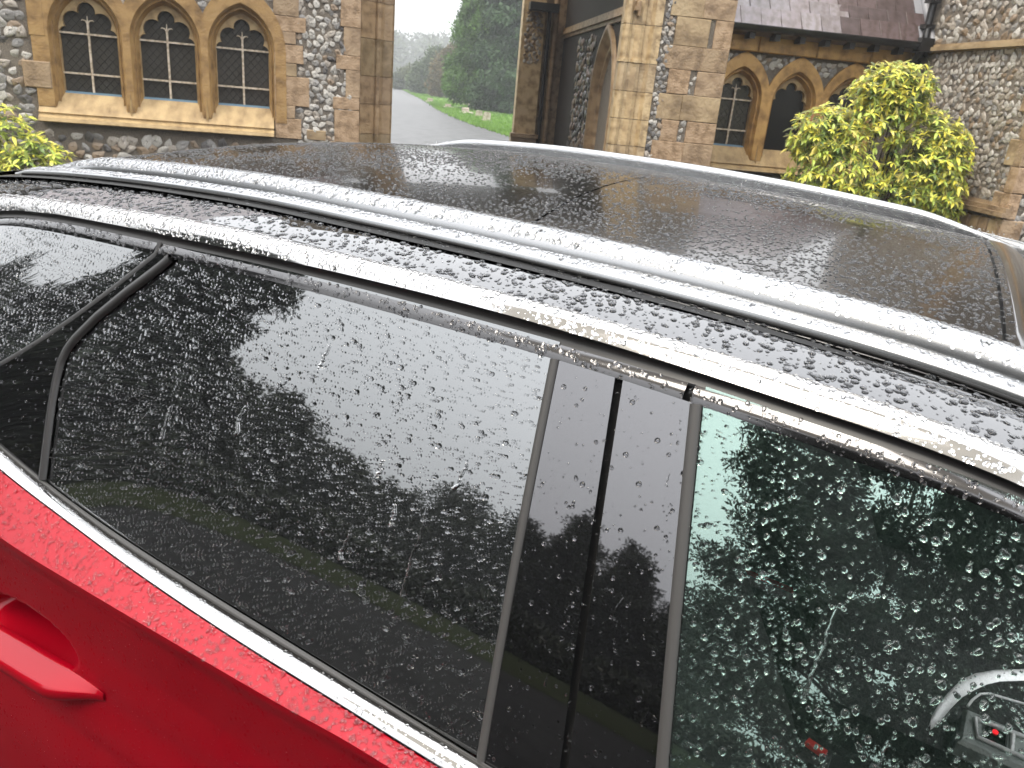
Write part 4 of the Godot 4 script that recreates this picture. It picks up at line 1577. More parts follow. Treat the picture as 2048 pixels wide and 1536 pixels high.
# scatter drops over a surface f(u, v) with u, v in 0..1
func rain(parent: Node3D, f: Callable, count: int, size: Array, sag := 1.0, gate: Variant = null, dark := false) -> void:
	var lists := [[], [], [], [], []]
	for i in count:
		var u := rng.randf()
		var v := rng.randf()
		if gate != null and rng.randf() > gate.call(u, v):
			continue
		var p: Vector3 = f.call(u, v)
		var du: Vector3 = f.call(minf(u + 0.004, 1.0), v) - f.call(maxf(u - 0.004, 0.0), v)
		var dv: Vector3 = f.call(u, minf(v + 0.01, 1.0)) - f.call(u, maxf(v - 0.01, 0.0))
		var nn := du.cross(dv).normalized()
		if nn.y < 0 and absf(nn.z) < 0.8:
			nn = -nn
		if absf(nn.z) >= 0.8 and nn.z > 0:
			nn = -nn
		# many small drops, few large ones
		var x := pow(rng.randf(), size[2])
		var r := lerpf(size[0], size[1], x)
		# drops on steep glass lean a little downhill
		var down := Vector3.DOWN - nn * Vector3.DOWN.dot(nn)
		if down.length() < 0.05:
			down = du
		down = down.normalized().rotated(nn, rng.randf_range(-0.5, 0.5))
		var side := nn.cross(down)
		var el := rng.randf_range(1.0, 1.0 + 0.35 * sag) * (1.0 + (0.25 * sag if x > 0.4 else 0.0))
		var k := rng.randi() % 5
		lists[k].append(Transform3D(Basis(side * r, nn * r * rng.randf_range(0.8, 1.05), down * r * el) * Basis(), p))
	for k in 5:
		if lists[k].size():
			many("raindrops", lib.drop[k], M.water_shaded if dark else M.water, lists[k], parent)


func rain_on_car(o: Node3D) -> void:
	drop_shapes()
	var side := func(s0: float, s1: float, v0: float, v1: float, out: float) -> Callable:
		return func(u: float, v: float) -> Vector3: return glass_at(lerpf(s0, s1, u), lerpf(v0, v1, v), out)
	# all the side glass and pillars
	rain(o, side.call(0.12, 1.40, 0.01, 0.99, 0.0005), 11500, [0.0005, 0.0013, 1.3], 0.15, null, true)
	rain(o, side.call(0.12, 1.40, 0.01, 0.99, 0.0005), 1900, [0.0013, 0.0030, 2.4], 0.2, null, true)
	rain(o, side.call(-0.14, 0.125, 0.01, 0.99, 0.0), 2400, [0.0004, 0.0014, 1.6], 0.3)
	rain(o, side.call(-0.14, 0.125, 0.01, 0.99, 0.0), 620, [0.0014, 0.0031, 2.0], 0.6)
	# door frame, chrome, roof side, rails
	rain(o, func(u: float, v: float) -> Vector3: return between("E", "F", 0.0035).call(lerpf(-0.1, 1.4, u), v), 900, [0.0006, 0.0024, 2.4], 0.8, null, true)
	rain(o, func(u: float, v: float) -> Vector3: return between("C", "D", 0.0085).call(lerpf(-0.1, 1.5, u), 0.1 + 0.88 * v), 4200, [0.0006, 0.0027, 2.2], 0.4)
	rain(o, func(u: float, v: float) -> Vector3: return between("H", "I", 0.0035).call(lerpf(0.2, 1.25, u), 0.05 + 0.85 * v), 1500, [0.0004, 0.0018, 2.2], 0.4)
	rain(o, func(u: float, v: float) -> Vector3:
		var s := lerpf(-0.1, 1.65, u)
		return side_roof_at(s, 0.03 + 0.95 * v), 3800, [0.0008, 0.0040, 2.6], 0.4, null, true)
	rain(o, func(u: float, v: float) -> Vector3:
		var s := lerpf(-0.12, 1.56, u)
		var rise := minf(smoothstep(0.0, 0.26, s + 0.34), smoothstep(0.0, 0.30, 1.665 - s))
		var a := PI * (0.04 + 0.92 * v)
		return cv("B", s) + Vector3(0, (0.0165 + 0.0135 * sin(a)) * rise + 0.004 * (1.0 - rise), 0.0455 - 0.0205 * cos(a)), 7000, [0.0007, 0.0030, 2.0], 0.4)
	rain(o, func(u: float, v: float) -> Vector3:
		var s := lerpf(-0.02, 1.6, u)
		return cv("B", s) + Vector3(0, lerpf(0.0078, 0.0105, v), lerpf(0.003, 0.0165, v)), 1700, [0.0006, 0.0026, 2.0], 0.3)
	rain(o, func(u: float, v: float) -> Vector3:
		var s := lerpf(0.0, 1.6, u)
		var p := cv("R", s)
		return Vector3(s, p.y + lerpf(-0.006, 0.020, v), lerpf(0.530, 0.537, v)), 1500, [0.0007, 0.003, 2.2], 0.3)
	# the roof, drier where water has run off in patches
	var patch := FastNoiseLite.new()
	patch.seed = 4
	patch.frequency = 2.2
	rain(o, func(u: float, v: float) -> Vector3: return roof_at(lerpf(-0.08, 1.95, u), lerpf(-0.99, 0.96, v), 0.0), 62000, [0.0007, 0.0027, 1.35], 0.0, func(u: float, v: float) -> float: return clampf(0.75 + 1.6 * patch.get_noise_2d(u * 2.0, v), 0.12, 1.0), true)
	# red door
	rain(o, func(u: float, v: float) -> Vector3: return between("I", "J", 0.0).call(lerpf(0.3, 1.25, u), v), 2600, [0.0005, 0.0026, 2.0], 0.5)
	rain(o, func(u: float, v: float) -> Vector3: return skin_at(lerpf(0.35, 1.25, u), 0.01 + 0.4 * v), 6000, [0.0006, 0.0018, 2.0], 1.5, func(u: float, v: float) -> float:
		var s := lerpf(0.35, 1.25, u)
		var dx := (s - 1.04) / 0.135
		var dy := (cv("J", s).y - 0.01 - 0.4 * v - (CAR_H - 0.797) - 0.12 * (1.04 - s)) / 0.05
		return 0.0 if dx * dx + dy * dy < 1.0 else 1.0)
	# a few runs of water down the glass
	var rb := MB.new()
	for q in [[0.43, 0.47, 0.72], [0.515, 0.62, 0.71], [0.40, 0.32, 0.40], [0.47, 0.5, 0.56], [0.5, 0.40, 0.45], [0.20, 0.06, 0.2], [0.206, 0.3, 0.52], [0.62, 0.14, 0.22], [0.72, 0.4, 0.5], [0.85, 0.5, 0.62], [0.25, 0.62, 0.75], [0.16, 0.55, 0.72], [0.05, 0.3, 0.5], [-0.01, 0.5, 0.62]]:
		var path := PackedVector3Array()
		var rad := []
		var s: float = q[0]
		for i in 25:
			var t := i / 24.0
			s += rng.randf_range(-0.0012, 0.0014)
			path.append(glass_at(s, lerpf(q[1], q[2], t), -0.0004))
			rad.append(0.0009 + 0.0011 * t * t)
		rad[0] = 0.0003
		rb.tube(path, rad, 8)
	var run := part("water_run", rb.mesh(), M.water, o)
	run.set_meta("kind", "stuff")


# ---------------------------------------------------------------- plants
func leaf_mesh(l: float, w: float, bend: float) -> ArrayMesh:
	var b := MB.new()
	var rows := [PackedVector3Array(), PackedVector3Array(), PackedVector3Array()]
	for i in 5:
		var t := i / 4.0
		var hw: float = w * 0.5 * [0.12, 0.8, 1.0, 0.68, 0.03][i]
		var y := -bend * l * t * t
		rows[0].append(Vector3(-hw, y + hw * 0.35, l * t))
		rows[1].append(Vector3(0, y, l * t))
		rows[2].append(Vector3(hw, y + hw * 0.35, l * t))
	b.grid(rows, true)
	return b.mesh()


func basis_to(z: Vector3, roll := 0.0) -> Basis:
	var up := Vector3.UP if absf(z.normalized().y) < 0.95 else Vector3.RIGHT
	var x := up.cross(z).normalized()
	var y := z.normalized().cross(x)
	return Basis(x, y, z.normalized()) * Basis(Vector3.BACK, roll)


# a shrub of leaf whorls; lobes are [centre, radii]; eye is where it is seen from
func shrub(called: String, label: String, at: Vector3, lobes: Array, whorls: int, single: int, eye: Vector3, bare: Callable) -> void:
	var o := thing(called, label, "shrub", Transform3D(Basis(), at))
	var meshes := [leaf_mesh(0.082, 0.031, 0.3), leaf_mesh(0.066, 0.027, 0.15), leaf_mesh(0.092, 0.031, 0.5)]
	var sticks := MB.new()
	for i in 26:
		var lb: Array = lobes[rng.randi() % lobes.size()]
		var e: Vector3 = lb[0] + Vector3(rng.randf_range(-0.7, 0.7), rng.randf_range(-0.4, 0.8), rng.randf_range(-0.6, 0.6)) * lb[1]
		var root := Vector3(e.x * 0.25, 0.0, e.z * 0.25)
		sticks.tube(PackedVector3Array([root, root.lerp(e, 0.5) + Vector3(0, 0.1, 0), e]), [0.014, 0.008, 0.003], 5, false)
	part("stems", sticks.mesh(), M.bark_red, o).set_meta("kind", "stuff")
	var all := []
	for i in whorls:
		var lb: Array = lobes[rng.randi() % lobes.size()]
		var d := Vector3(rng.randfn(), rng.randfn() + 0.25, rng.randfn()).normalized()
		var depth := 1.0 - 0.45 * pow(rng.randf(), 2.0)
		var c: Vector3 = lb[0] + d * lb[1] * depth * rng.randf_range(0.9, 1.1)
		if c.y < 0.05 or bare.call(c):
			continue
		var axis := (d + Vector3(0, 0.6, 0) + Vector3(rng.randfn(), rng.randfn(), rng.randfn()) * 0.25).normalized()
		var ax := basis_to(axis)
		var n := rng.randi_range(5, 7)
		var high := clampf(c.y / 2.2, 0, 1)
		for j in n:
			var a := TAU * j / n + rng.randf_range(-0.3, 0.3)
			var tilt := rng.randf_range(0.25, 0.95)
			var dir := (ax.x * cos(a) + ax.y * sin(a)) * cos(tilt) + axis * sin(tilt)
			dir = (dir + Vector3(0, -0.25, 0)).normalized()
			var bs := basis_to(dir, rng.randf_range(-0.5, 0.5))
			if bs.y.dot(axis) < 0:
				bs = bs * Basis(Vector3.BACK, PI)
			var kind := 0
			var r := rng.randf()
			var inner := depth < 0.82
			if inner:
				kind = 4 if r < 0.45 else 2
			elif r < 0.30 * (0.4 + high):
				kind = 0
			elif r < 0.62:
				kind = 1
			elif r < 0.86:
				kind = 2
			elif r < 0.92 + 0.05 * high:
				kind = 3
			else:
				kind = 4
			all.append([Transform3D(bs * Basis.from_scale(Vector3.ONE * rng.randf_range(0.75, 1.25)), c), kind, rng.randi() % 3, depth - 0.09 * (at + c).distance_to(eye)])
	all.sort_custom(func(a: Array, b: Array) -> bool: return a[3] > b[3])
	var groups := {}
	for i in all.size():
		var q: Array = all[i]
		var m: Material = M.leaf_brown if rng.randf() < 0.012 else M.leaves[q[1]]
		if i < single:
			part("leaf", meshes[q[2]], m, o).transform = q[0]
		else:
			var key := [q[1], q[2]]
			if not groups.has(key):
				groups[key] = []
			groups[key].append(q[0])
	for key in groups:
		many("leaves", meshes[key[1]], M.leaves[key[0]], groups[key], o)


# a tuft of small leaves for trees seen from far away
func tuft(n: int, size: float, l: float, w: float, droop: float, seed_: int) -> ArrayMesh:
	var r := RandomNumberGenerator.new()
	r.seed = seed_
	var b := MB.new()
	for i in n:
		var d := Vector3(r.randfn(), r.randfn(), r.randfn()).normalized()
		var c := d * size * pow(r.randf(), 0.6)
		var z := (d + Vector3(r.randfn(), r.randfn() - droop, r.randfn()) * 0.6).normalized() * l * r.randf_range(0.7, 1.3)
		var x := z.cross(Vector3(r.randfn(), r.randfn(), r.randfn())).normalized() * w * 0.5
		b.tri(c - x * 0.3, c + z * 0.55 + x, c + z)
		b.tri(c - x * 0.3, c + z, c + z * 0.55 - x)
	return b.mesh()


# crown: lobes of [centre, radii]
func tree(called: String, label: String, at: Vector3, height: float, lobes: Array, n: int, tuft_size: float, tones: Array, trunk_r: float, group: String, droop := 0.0, fill := 0.5) -> void:
	var o := thing(called, label, "tree", Transform3D(Basis(Vector3.UP, rng.randf() * TAU * 0.0), at), group)
	var tb := MB.new()
	tb.tube(PackedVector3Array([Vector3(0, -0.2, 0), Vector3(0.05, height * 0.3, 0), Vector3(-0.05, height * 0.65, 0.05), Vector3(0, height * 0.95, 0)]), [trunk_r * 1.3, trunk_r, trunk_r * 0.6, trunk_r * 0.1], 8)
	for i in 14:
		var lb: Array = lobes[i % lobes.size()]
		var e: Vector3 = lb[0] + Vector3(rng.randf_range(-0.6, 0.6), rng.randf_range(-0.3, 0.5), rng.randf_range(-0.6, 0.6)) * lb[1]
		var y0 := clampf(e.y - absf(e.x) * 0.6, 0.2 * height, 0.85 * height)
		tb.tube(PackedVector3Array([Vector3(0, y0, 0), Vector3(e.x * 0.5, lerpf(y0, e.y, 0.65), e.z * 0.5), e]), [trunk_r * 0.4, trunk_r * 0.22, trunk_r * 0.05], 5, false)
	part("trunk", tb.mesh(), M.bark, o)
	var xf := []
	var cl := []
	var total := 0.0
	for lb in lobes:
		total += lb[1].x * lb[1].y
	var ns := FastNoiseLite.new()
	ns.seed = int(at.x * 7.0) + 11
	ns.frequency = 1.6 / tuft_size / 10.0
	for lb in lobes:
		var cnt := int(n * lb[1].x * lb[1].y / total)
		for i in cnt:
			var d := Vector3(rng.randfn(), rng.randfn(), rng.randfn()).normalized()
			var c: Vector3 = lb[0] + d * lb[1] * (fill + (1.0 - fill) * rng.randf()) * rng.randf_range(0.85, 1.15)
			if c.y < 0.1:
				continue
			xf.append(Transform3D(Basis.from_euler(Vector3(rng.randf_range(-0.4, 0.4), rng.randf() * TAU, rng.randf_range(-0.4, 0.4))) * Basis.from_scale(Vector3.ONE * rng.randf_range(0.7, 1.3)), c))
			var k := clampf(0.5 + 0.9 * ns.get_noise_3d(c.x, c.y, c.z) + rng.randf_range(-0.2, 0.2), 0, 1)
			var a: Color = tones[0]
			var b: Color = tones[1]
			cl.append(a.lerp(b, k))
	many("crown", tuft(26, tuft_size, tuft_size * 0.8, tuft_size * 0.33, droop, int(height * 10.0)), M.needle, xf, o, cl)


func lobe(x: float, y: float, z: float, rx: float, ry: float, rz: float) -> Array:
	return [Vector3(x, y, z), Vector3(rx, ry, rz)]


func build_beyond_gate(cam: Vector3) -> void:
	# the drive, lawn and trees seen through the carriage passage
	var greens := [Color(0.022, 0.055, 0.010), Color(0.095, 0.20, 0.028)]
	var darks := [Color(0.03, 0.05, 0.02), Color(0.09, 0.13, 0.05)]
	var cone := []
	for i in 26:
		var t := i / 25.0
		var a := i * 2.4
		var r := 2.5 * (1.0 - 0.72 * t)
		cone.append(lobe(cos(a) * r * 0.55, 1.2 + t * 10.2, sin(a) * r * 0.55, r * 0.62, 0.85 + 0.3 * sin(i * 1.7), r * 0.62))
	tree("cypress_tree", "tall bright green conifer left of the dark one beyond the gate", Vector3(-4.3, 0, -60.0), 13.5, cone, 8000, 0.27, greens, 0.25, "conifers on the lawn beyond the gate", 0.5)
	var cone2 := []
	for i in 30:
		var t := i / 29.0
		var a := i * 2.4 + 1.0
		var r := 3.6 * (1.0 - 0.6 * t)
		cone2.append(lobe(cos(a) * r * 0.5, 0.8 + t * 14.0, sin(a) * r * 0.5, r * 0.62, 1.1 + 0.3 * sin(i * 2.1), r * 0.6))
	tree("yew_tree", "broad dark conifer with drooping sprays beside the far gate pier", Vector3(-1.4, 0, -58.0), 17.0, cone2, 10000, 0.3, [Color(0.010, 0.028, 0.010), Color(0.05, 0.105, 0.034)], 0.3, "conifers on the lawn beyond the gate", 1.4)
	tree("small_tree", "little rust tinged tree between hazy wood and bright conifer", Vector3(-10.2, 0, -92.0), 6.0, [lobe(0, 2.6, 0, 1.7, 2.2, 1.6), lobe(1.0, 1.6, 0.3, 1.5, 1.4, 1.4), lobe(-0.9, 1.4, 0, 1.3, 1.2, 1.2), lobe(0.4, 4.2, 0, 1.1, 1.4, 1.0)], 800, 0.4, [Color(0.05, 0.05, 0.018), Color(0.15, 0.11, 0.035)], 0.15, "small trees along the lawn", 0.0)
	tree("small_tree", "rounded dark green tree standing nearest the bend of the drive", Vector3(-13.6, 0, -104.0), 6.0, [lobe(0, 2.3, 0, 2.3, 2.2, 2.0), lobe(-1.3, 1.5, 0, 1.7, 1.4, 1.5), lobe(1.4, 2.9, 0, 1.4, 1.8, 1.4), lobe(0.5, 4.2, 0, 1.2, 1.4, 1.1)], 900, 0.42, darks, 0.15, "small trees along the lawn", 0.0)
	tree("small_tree", "low olive tree beside the drive close to the white sign", Vector3(-19.5, 0, -124.0), 4.0, [lobe(0, 1.6, 0, 2.0, 1.5, 1.8), lobe(-1.4, 1.2, 0, 1.4, 1.1, 1.4), lobe(1.2, 2.2, 0, 1.3, 1.4, 1.2)], 700, 0.42, [Color(0.035, 0.055, 0.015), Color(0.10, 0.12, 0.03)], 0.12, "small trees along the lawn", 0.0)
	# far wood on its hill
	var hb := MB.new()
	var rows := []
	for i in 8:
		var row := PackedVector3Array()
		for j in 25:
			var x := -150.0 + j * 9.0
			var z := -240.0 - i * 26.0
			row.append(Vector3(x, -0.6 + 1.15 * i + 1.6 * sin(x * 0.03 + i), z))
		rows.append(row)
	hb.grid(rows, false)
	part("hill", hb.mesh(), M.verge).set_meta("kind", "structure")
	var xf := []
	var cl := []
	for i in 190:
		var x := rng.randf_range(-110.0, 25.0)
		var k := rng.randf()
		var z := -255.0 - 110.0 * k
		var base := -0.6 + 1.15 * (z + 240.0) / -26.0
		var h := rng.randf_range(9.5, 15.0)
		var w := rng.randf_range(2.2, 4.2)
		for j in 24:
			var t := rng.randf()
			var rr := w * sqrt(maxf(0.05, 1.0 - pow(absf(t - 0.45) / 0.6, 2.0)))
			xf.append(Transform3D(Basis.from_euler(Vector3(rng.randf(), rng.randf() * TAU, 0)) * Basis.from_scale(Vector3.ONE * rng.randf_range(0.8, 1.5)), Vector3(x + rng.randf_range(-1, 1) * rr, base + h * (0.12 + 0.85 * t), z + rng.randf_range(-1, 1) * rr)))
			var g := rng.randf()
			cl.append(Color(0.03 + 0.035 * g, 0.045 + 0.045 * g, 0.018 + 0.012 * g))
	var wood := many("far_wood", tuft(24, 1.5, 1.3, 0.6, 0.0, 5), M.needle, xf, self, cl)
	tag(wood, "hazy grey green wood on the rise at the end of the drive", "wood")
	# headstones
	var spots := [[-8.6, -82.0, 0.9, 0], [-7.0, -76.0, 0.75, 0], [-6.0, -70.0, 0.6, 1], [-5.2, -66.0, 0.85, 0], [-8.9, -68.0, 0.45, 1], [-6.3, -58.0, 0.35, 1], [-4.4, -50.5, 0.45, 1], [-3.3, -46.5, 0.4, 0], [-2.55, -41.5, 0.55, 0]]
	var says := ["tall pale headstone farthest up the lawn", "grey headstone below the farthest one on the lawn", "small round cross shaped marker on the mid lawn", "upright headstone just left of the bright conifer", "low kerbed grave near the edge of the drive", "low stone block in the grass halfway down the verge", "weathered low grave marker in front of the dark conifer", "short leaning headstone below the dark conifer", "nearest headstone on the lawn by the far gate pier"]
	for i in spots.size():
		var q: Array = spots[i]
		var b := MB.new()
		if q[3] == 0:
			b.plate([arch(0.0, 0.19, 0.0, q[2] * 0.6, q[2] * 0.2, 6)], -0.06, 0.06, true)
			b.box(Vector3(0, 0.04, 0), Vector3(0.5, 0.08, 0.25))
		else:
			b.block(Vector3(0, q[2] * 0.35, 0), Vector3(0.42, q[2] * 0.7, 0.25), 0.05)
			b.box(Vector3(0, 0.04, 0.4), Vector3(0.7, 0.08, 1.2))
		var g := part("headstone", b.mesh(), M.grave)
		g.transform = Transform3D(Basis(Vector3.UP, 0.2 + rng.randf_range(-0.2, 0.2)) * Basis(Vector3.BACK, rng.randf_range(-0.08, 0.08)), Vector3(q[0], 0.03, q[1]))
		tag(g, says[i], "headstone", "headstones on the lawn beyond the gate")
	var sg := thing("sign", "small white sign on a post where the drive bends", "sign", Transform3D(Basis(), Vector3(-25.5, 0, -150.0)))
	var sb := MB.new()
	sb.tube(PackedVector3Array([Vector3(0, 0, 0), Vector3(0, 1.5, 0)]), 0.05, 6)
	part("post", sb.mesh(), M.bar, sg)
	var sp := MB.new()
	sp.plate([circle(Vector2(0, 1.7), 0.5, 20)], 0.05, 0.09, true)
	part("sign_plate", sp.mesh(), M.white, sg)


func build_ground(cam: Vector3) -> void:
	var b := MB.new()
	var rows := []
	for i in 41:
		var row := PackedVector3Array()
		for j in 41:
			var x := pow(absf(j - 20.0) / 20.0, 2.2) * 420.0 * signf(j - 20.0)
			var z := pow(absf(i - 20.0) / 20.0, 2.2) * 420.0 * signf(i - 20.0)
			row.append(Vector3(x, -0.012, z))
		rows.append(row)
	b.grid(rows, true)
	part("ground", b.mesh(), M.earth).set_meta("kind", "structure")
	# the wet forecourt and the drive through the gate
	var edge := [Vector2(-0.2, -20), Vector2(-0.7, -29.7), Vector2(-1.8, -33.7), Vector2(-3.1, -37.8), Vector2(-4.7, -44.8), Vector2(-7.1, -56.7), Vector2(-10.4, -74.4), Vector2(-15.7, -100.7), Vector2(-20.4, -124.0), Vector2(-26.0, -142.0), Vector2(-40.0, -165.0)]
	var l := []
	for i in edge.size():
		var p: Vector2 = edge[i]
		var q: Vector2 = edge[mini(i + 1, edge.size() - 1)]
		var r: Vector2 = edge[maxi(i - 1, 0)]
		var d := (q - r).normalized()
		l.append(p + Vector2(d.y, -d.x) * (6.0 if i > 1 else 5.0))
	var rb := MB.new()
	var ra := PackedVector3Array()
	var rc := PackedVector3Array()
	for i in edge.size():
		ra.append(Vector3(edge[i].x, 0.012, edge[i].y))
		rc.append(Vector3(l[i].x, 0.012, l[i].y))
	rb.grid([ra, rc], true)
	part("drive", rb.mesh(), M.drive).set_meta("kind", "structure")
	var fb := MB.new()
	# forecourt: between the gatehouse and the road edge behind the photographer
	fb.quad(Vector3(-34, 0.0, 16), Vector3(34, 0.0, 34), Vector3(34, 0.0, -20), Vector3(-34, 0.0, -20))
	part("forecourt", fb.mesh(), M.asphalt).set_meta("kind", "structure")
	var lb := MB.new()
	var r0 := PackedVector3Array()
	var r1 := PackedVector3Array()
	for i in edge.size():
		r0.append(Vector3(edge[i].x, 0.006 + 0.03, edge[i].y))
		r1.append(Vector3(edge[i].x + 60.0, 0.03, edge[i].y + 4.0))
	lb.grid([r0, r1], false)
	part("lawn", lb.mesh(), M.lawn).set_meta("kind", "structure")
	var lb2 := MB.new()
	var q0 := PackedVector3Array()
	var q1 := PackedVector3Array()
	for i in edge.size():
		q0.append(Vector3(l[i].x, 0.03, l[i].y))
		q1.append(Vector3(l[i].x - 80.0, 0.03, l[i].y - 4.0))
	lb2.grid([q0, q1], true)
	part("meadow", lb2.mesh(), M.lawn).set_meta("kind", "structure")
	# tufts on the lawn beside the drive
	var tb := MB.new()
	for i in 12:
		var a := rng.randf() * TAU
		var p := Vector3(cos(a), 0, sin(a)) * rng.randf() * 0.25
		var d := Vector3(rng.randf_range(-0.06, 0.06), rng.randf_range(0.07, 0.16), rng.randf_range(-0.06, 0.06))
		var w := Vector3(0.02, 0, 0).rotated(Vector3.UP, rng.randf() * TAU)
		tb.tri(p - w, p + w, p + d)
	var xf := []
	var cl := []
	for i in 5200:
		var k := rng.randf() * (edge.size() - 3)
		var i0 := int(k)
		var p: Vector2 = edge[i0].lerp(edge[i0 + 1], k - i0)
		var off := pow(rng.randf(), 1.6) * 9.0
		xf.append(Transform3D(Basis(Vector3.UP, rng.randf() * TAU) * Basis.from_scale(Vector3.ONE * rng.randf_range(0.7, 1.4)), Vector3(p.x + off + 0.05, 0.02, p.y + off * 0.25)))
		var g := rng.randf()
		cl.append(Color(0.07 + 0.09 * g, 0.17 + 0.12 * g, 0.015 + 0.02 * g))
	var gr := many("grass", tb.mesh(), M.leaf, xf, self, cl)
	tag(gr, "bright wet grass along the edge of the drive", "grass")


# what stands behind the photographer and is seen in the side glass
func around(cam: Vector3, az: float, dist: float) -> Vector3:
	var a := deg_to_rad(az)
	return Vector3(cam.x + sin(a) * dist, 0, cam.z - cos(a) * dist)


func build_behind(cam: Vector3) -> void:
	var dark := [Color(0.004, 0.008, 0.003), Color(0.016, 0.026, 0.008)]
	var olive := [Color(0.007, 0.011, 0.004), Color(0.022, 0.03, 0.009)]
	var big := []
	for i in 34:
		var t := i / 33.0
		var a := i * 2.4
		var r := 3.5 * (1.0 - 0.4 * t) * (1.0 + 0.16 * sin(i * 1.9))
		big.append(lobe(cos(a) * r * 0.62, 1.0 + t * 11.0, sin(a) * r * 0.62, r * 0.52, 0.75, r * 0.52))
	big.append(lobe(-3.2, 4.6, 0.4, 1.3, 0.45, 0.8))
	big.append(lobe(3.2, 4.4, -0.6, 1.3, 0.45, 0.8))
	tree("pine_tree", "great dark pine across the road mirrored in the rear glass", around(cam, -88.5, 28.0), 13.0, big, 6500, 0.28, dark, 0.4, "trees across the road", 0.3)
	var squat := []
	for i in 16:
		var t := i / 15.0
		var a := i * 2.4
		var r := 4.6 * (1.0 - 0.5 * t)
		squat.append(lobe(cos(a) * r * 0.6, 0.8 + t * 6.6, sin(a) * r * 0.6, r * 0.5, 0.7, r * 0.5))
	tree("pine_tree", "low spreading pine standing left of the great one across the road", around(cam, -79.5, 31.0), 7.0, squat, 4500, 0.3, dark, 0.4, "trees across the road", 0.3)
	var rows := [
		[-96.2, 32.0, 5.8, 2.3, "dense round tree filling the gap beside the great pine"],
		[-100.0, 34.0, 6.6, 2.4, "rounded tree in the dark row right beside the great pine"], [-105.5, 38.0, 5.6, 3.0, "low broad tree second along the dark row across the road"],
		[-110.5, 42.0, 5.6, 3.2, "broad tree third along the dark row across the road"], [-116.0, 44.0, 8.0, 3.6, "larger rounded tree in the middle of the dark row"],
		[-121.0, 40.0, 7.4, 2.8, "low tree left of the slim upright one in the row"], [-125.6, 38.0, 9.0, 1.9, "slim upright tree rising above the dark row"],
		[-130.4, 36.0, 8.2, 2.2, "second upright tree just past the slim one"], [-136.0, 36.0, 6.4, 3.0, "last rounded tree of the dark row near the cedars"],
		[170.0, 34.0, 8.4, 3.2, "tall round tree farthest right behind the cedars"], [156.0, 36.0, 7.6, 3.6, "wide tree by the road to the right of the cedars"],
		[142.0, 38.0, 8.0, 3.4, "bushy tree beside the wide one to the right"], [128.0, 38.0, 7.2, 3.6, "low broad tree at the right end of the road"],
		[114.0, 40.0, 8.6, 3.4, "last tree of the row at the right end"]]
	for q in rows:
		var h: float = q[2]
		var w: float = q[3]
		tree("broadleaf_tree", q[4], around(cam, q[0], q[1]), h + 1.0, [lobe(0, h * 0.55, 0, w, h * 0.5, w), lobe(w * 0.6, h * 0.4, 0.2, w * 0.7, h * 0.42, w * 0.7), lobe(-w * 0.6, h * 0.38, 0.1, w * 0.7, h * 0.4, w * 0.7), lobe(0.2, h * 0.85, 0, w * 0.55, h * 0.25, w * 0.5)], 1600, 0.28, olive, 0.18, "trees across the road", 0.0)
	var wide := []
	for i in 26:
		var t := i / 25.0
		var a := i * 2.4
		wide.append(lobe(cos(a) * 2.9, 2.0 + t * 9.5, sin(a) * 2.9, 1.8, 0.8, 1.8))
	tree("cedar_tree", "leftmost of three spreading cedars behind the photographer", around(cam, -148.0, 20.0), 12.5, wide, 6500, 0.2, dark, 0.3, "trees across the road", 0.2)
	tree("cedar_tree", "middle one of three spreading cedars behind the photographer", around(cam, -164.0, 18.0), 12.5, wide, 5500, 0.2, dark, 0.3, "trees across the road", 0.2)
	tree("cedar_tree", "rightmost of three spreading cedars behind the photographer", around(cam, 178.0, 18.0), 12.5, wide, 4500, 0.2, dark, 0.3, "trees across the road", 0.2)
	# hedge along the far side of the road
	var xf := []
	var cl := []
	for i in 4200:
		var az := rng.randf_range(-260.0, -66.0)
		var d := rng.randf_range(25.0, 28.0)
		var p := around(cam, az, d)
		p.y = pow(rng.randf(), 0.8) * (1.25 + 0.25 * sin(az * 0.4))
		xf.append(Transform3D(Basis(Vector3.UP, rng.randf() * TAU), p))
		var g := rng.randf()
		cl.append(Color(0.007 + 0.014 * g, 0.011 + 0.017 * g, 0.004 + 0.004 * g))
	var h := many("hedge", tuft(26, 0.5, 0.35, 0.14, 0.0, 8), M.needle, xf, self, cl)
	tag(h, "dark clipped hedge along the far side of the road", "hedge")
	var vb := MB.new()
	var r0 := PackedVector3Array()
	var r1 := PackedVector3Array()
	for i in 66:
		var az := -260.0 + i * 3.0
		var p := around(cam, az, 15.5)
		p.y = 0.02
		r0.append(p)
		p = around(cam, az, 30.0)
		p.y = 0.05
		r1.append(p)
	vb.grid([r0, r1], true)
	part("verge", vb.mesh(), M.verge).set_meta("kind", "structure")


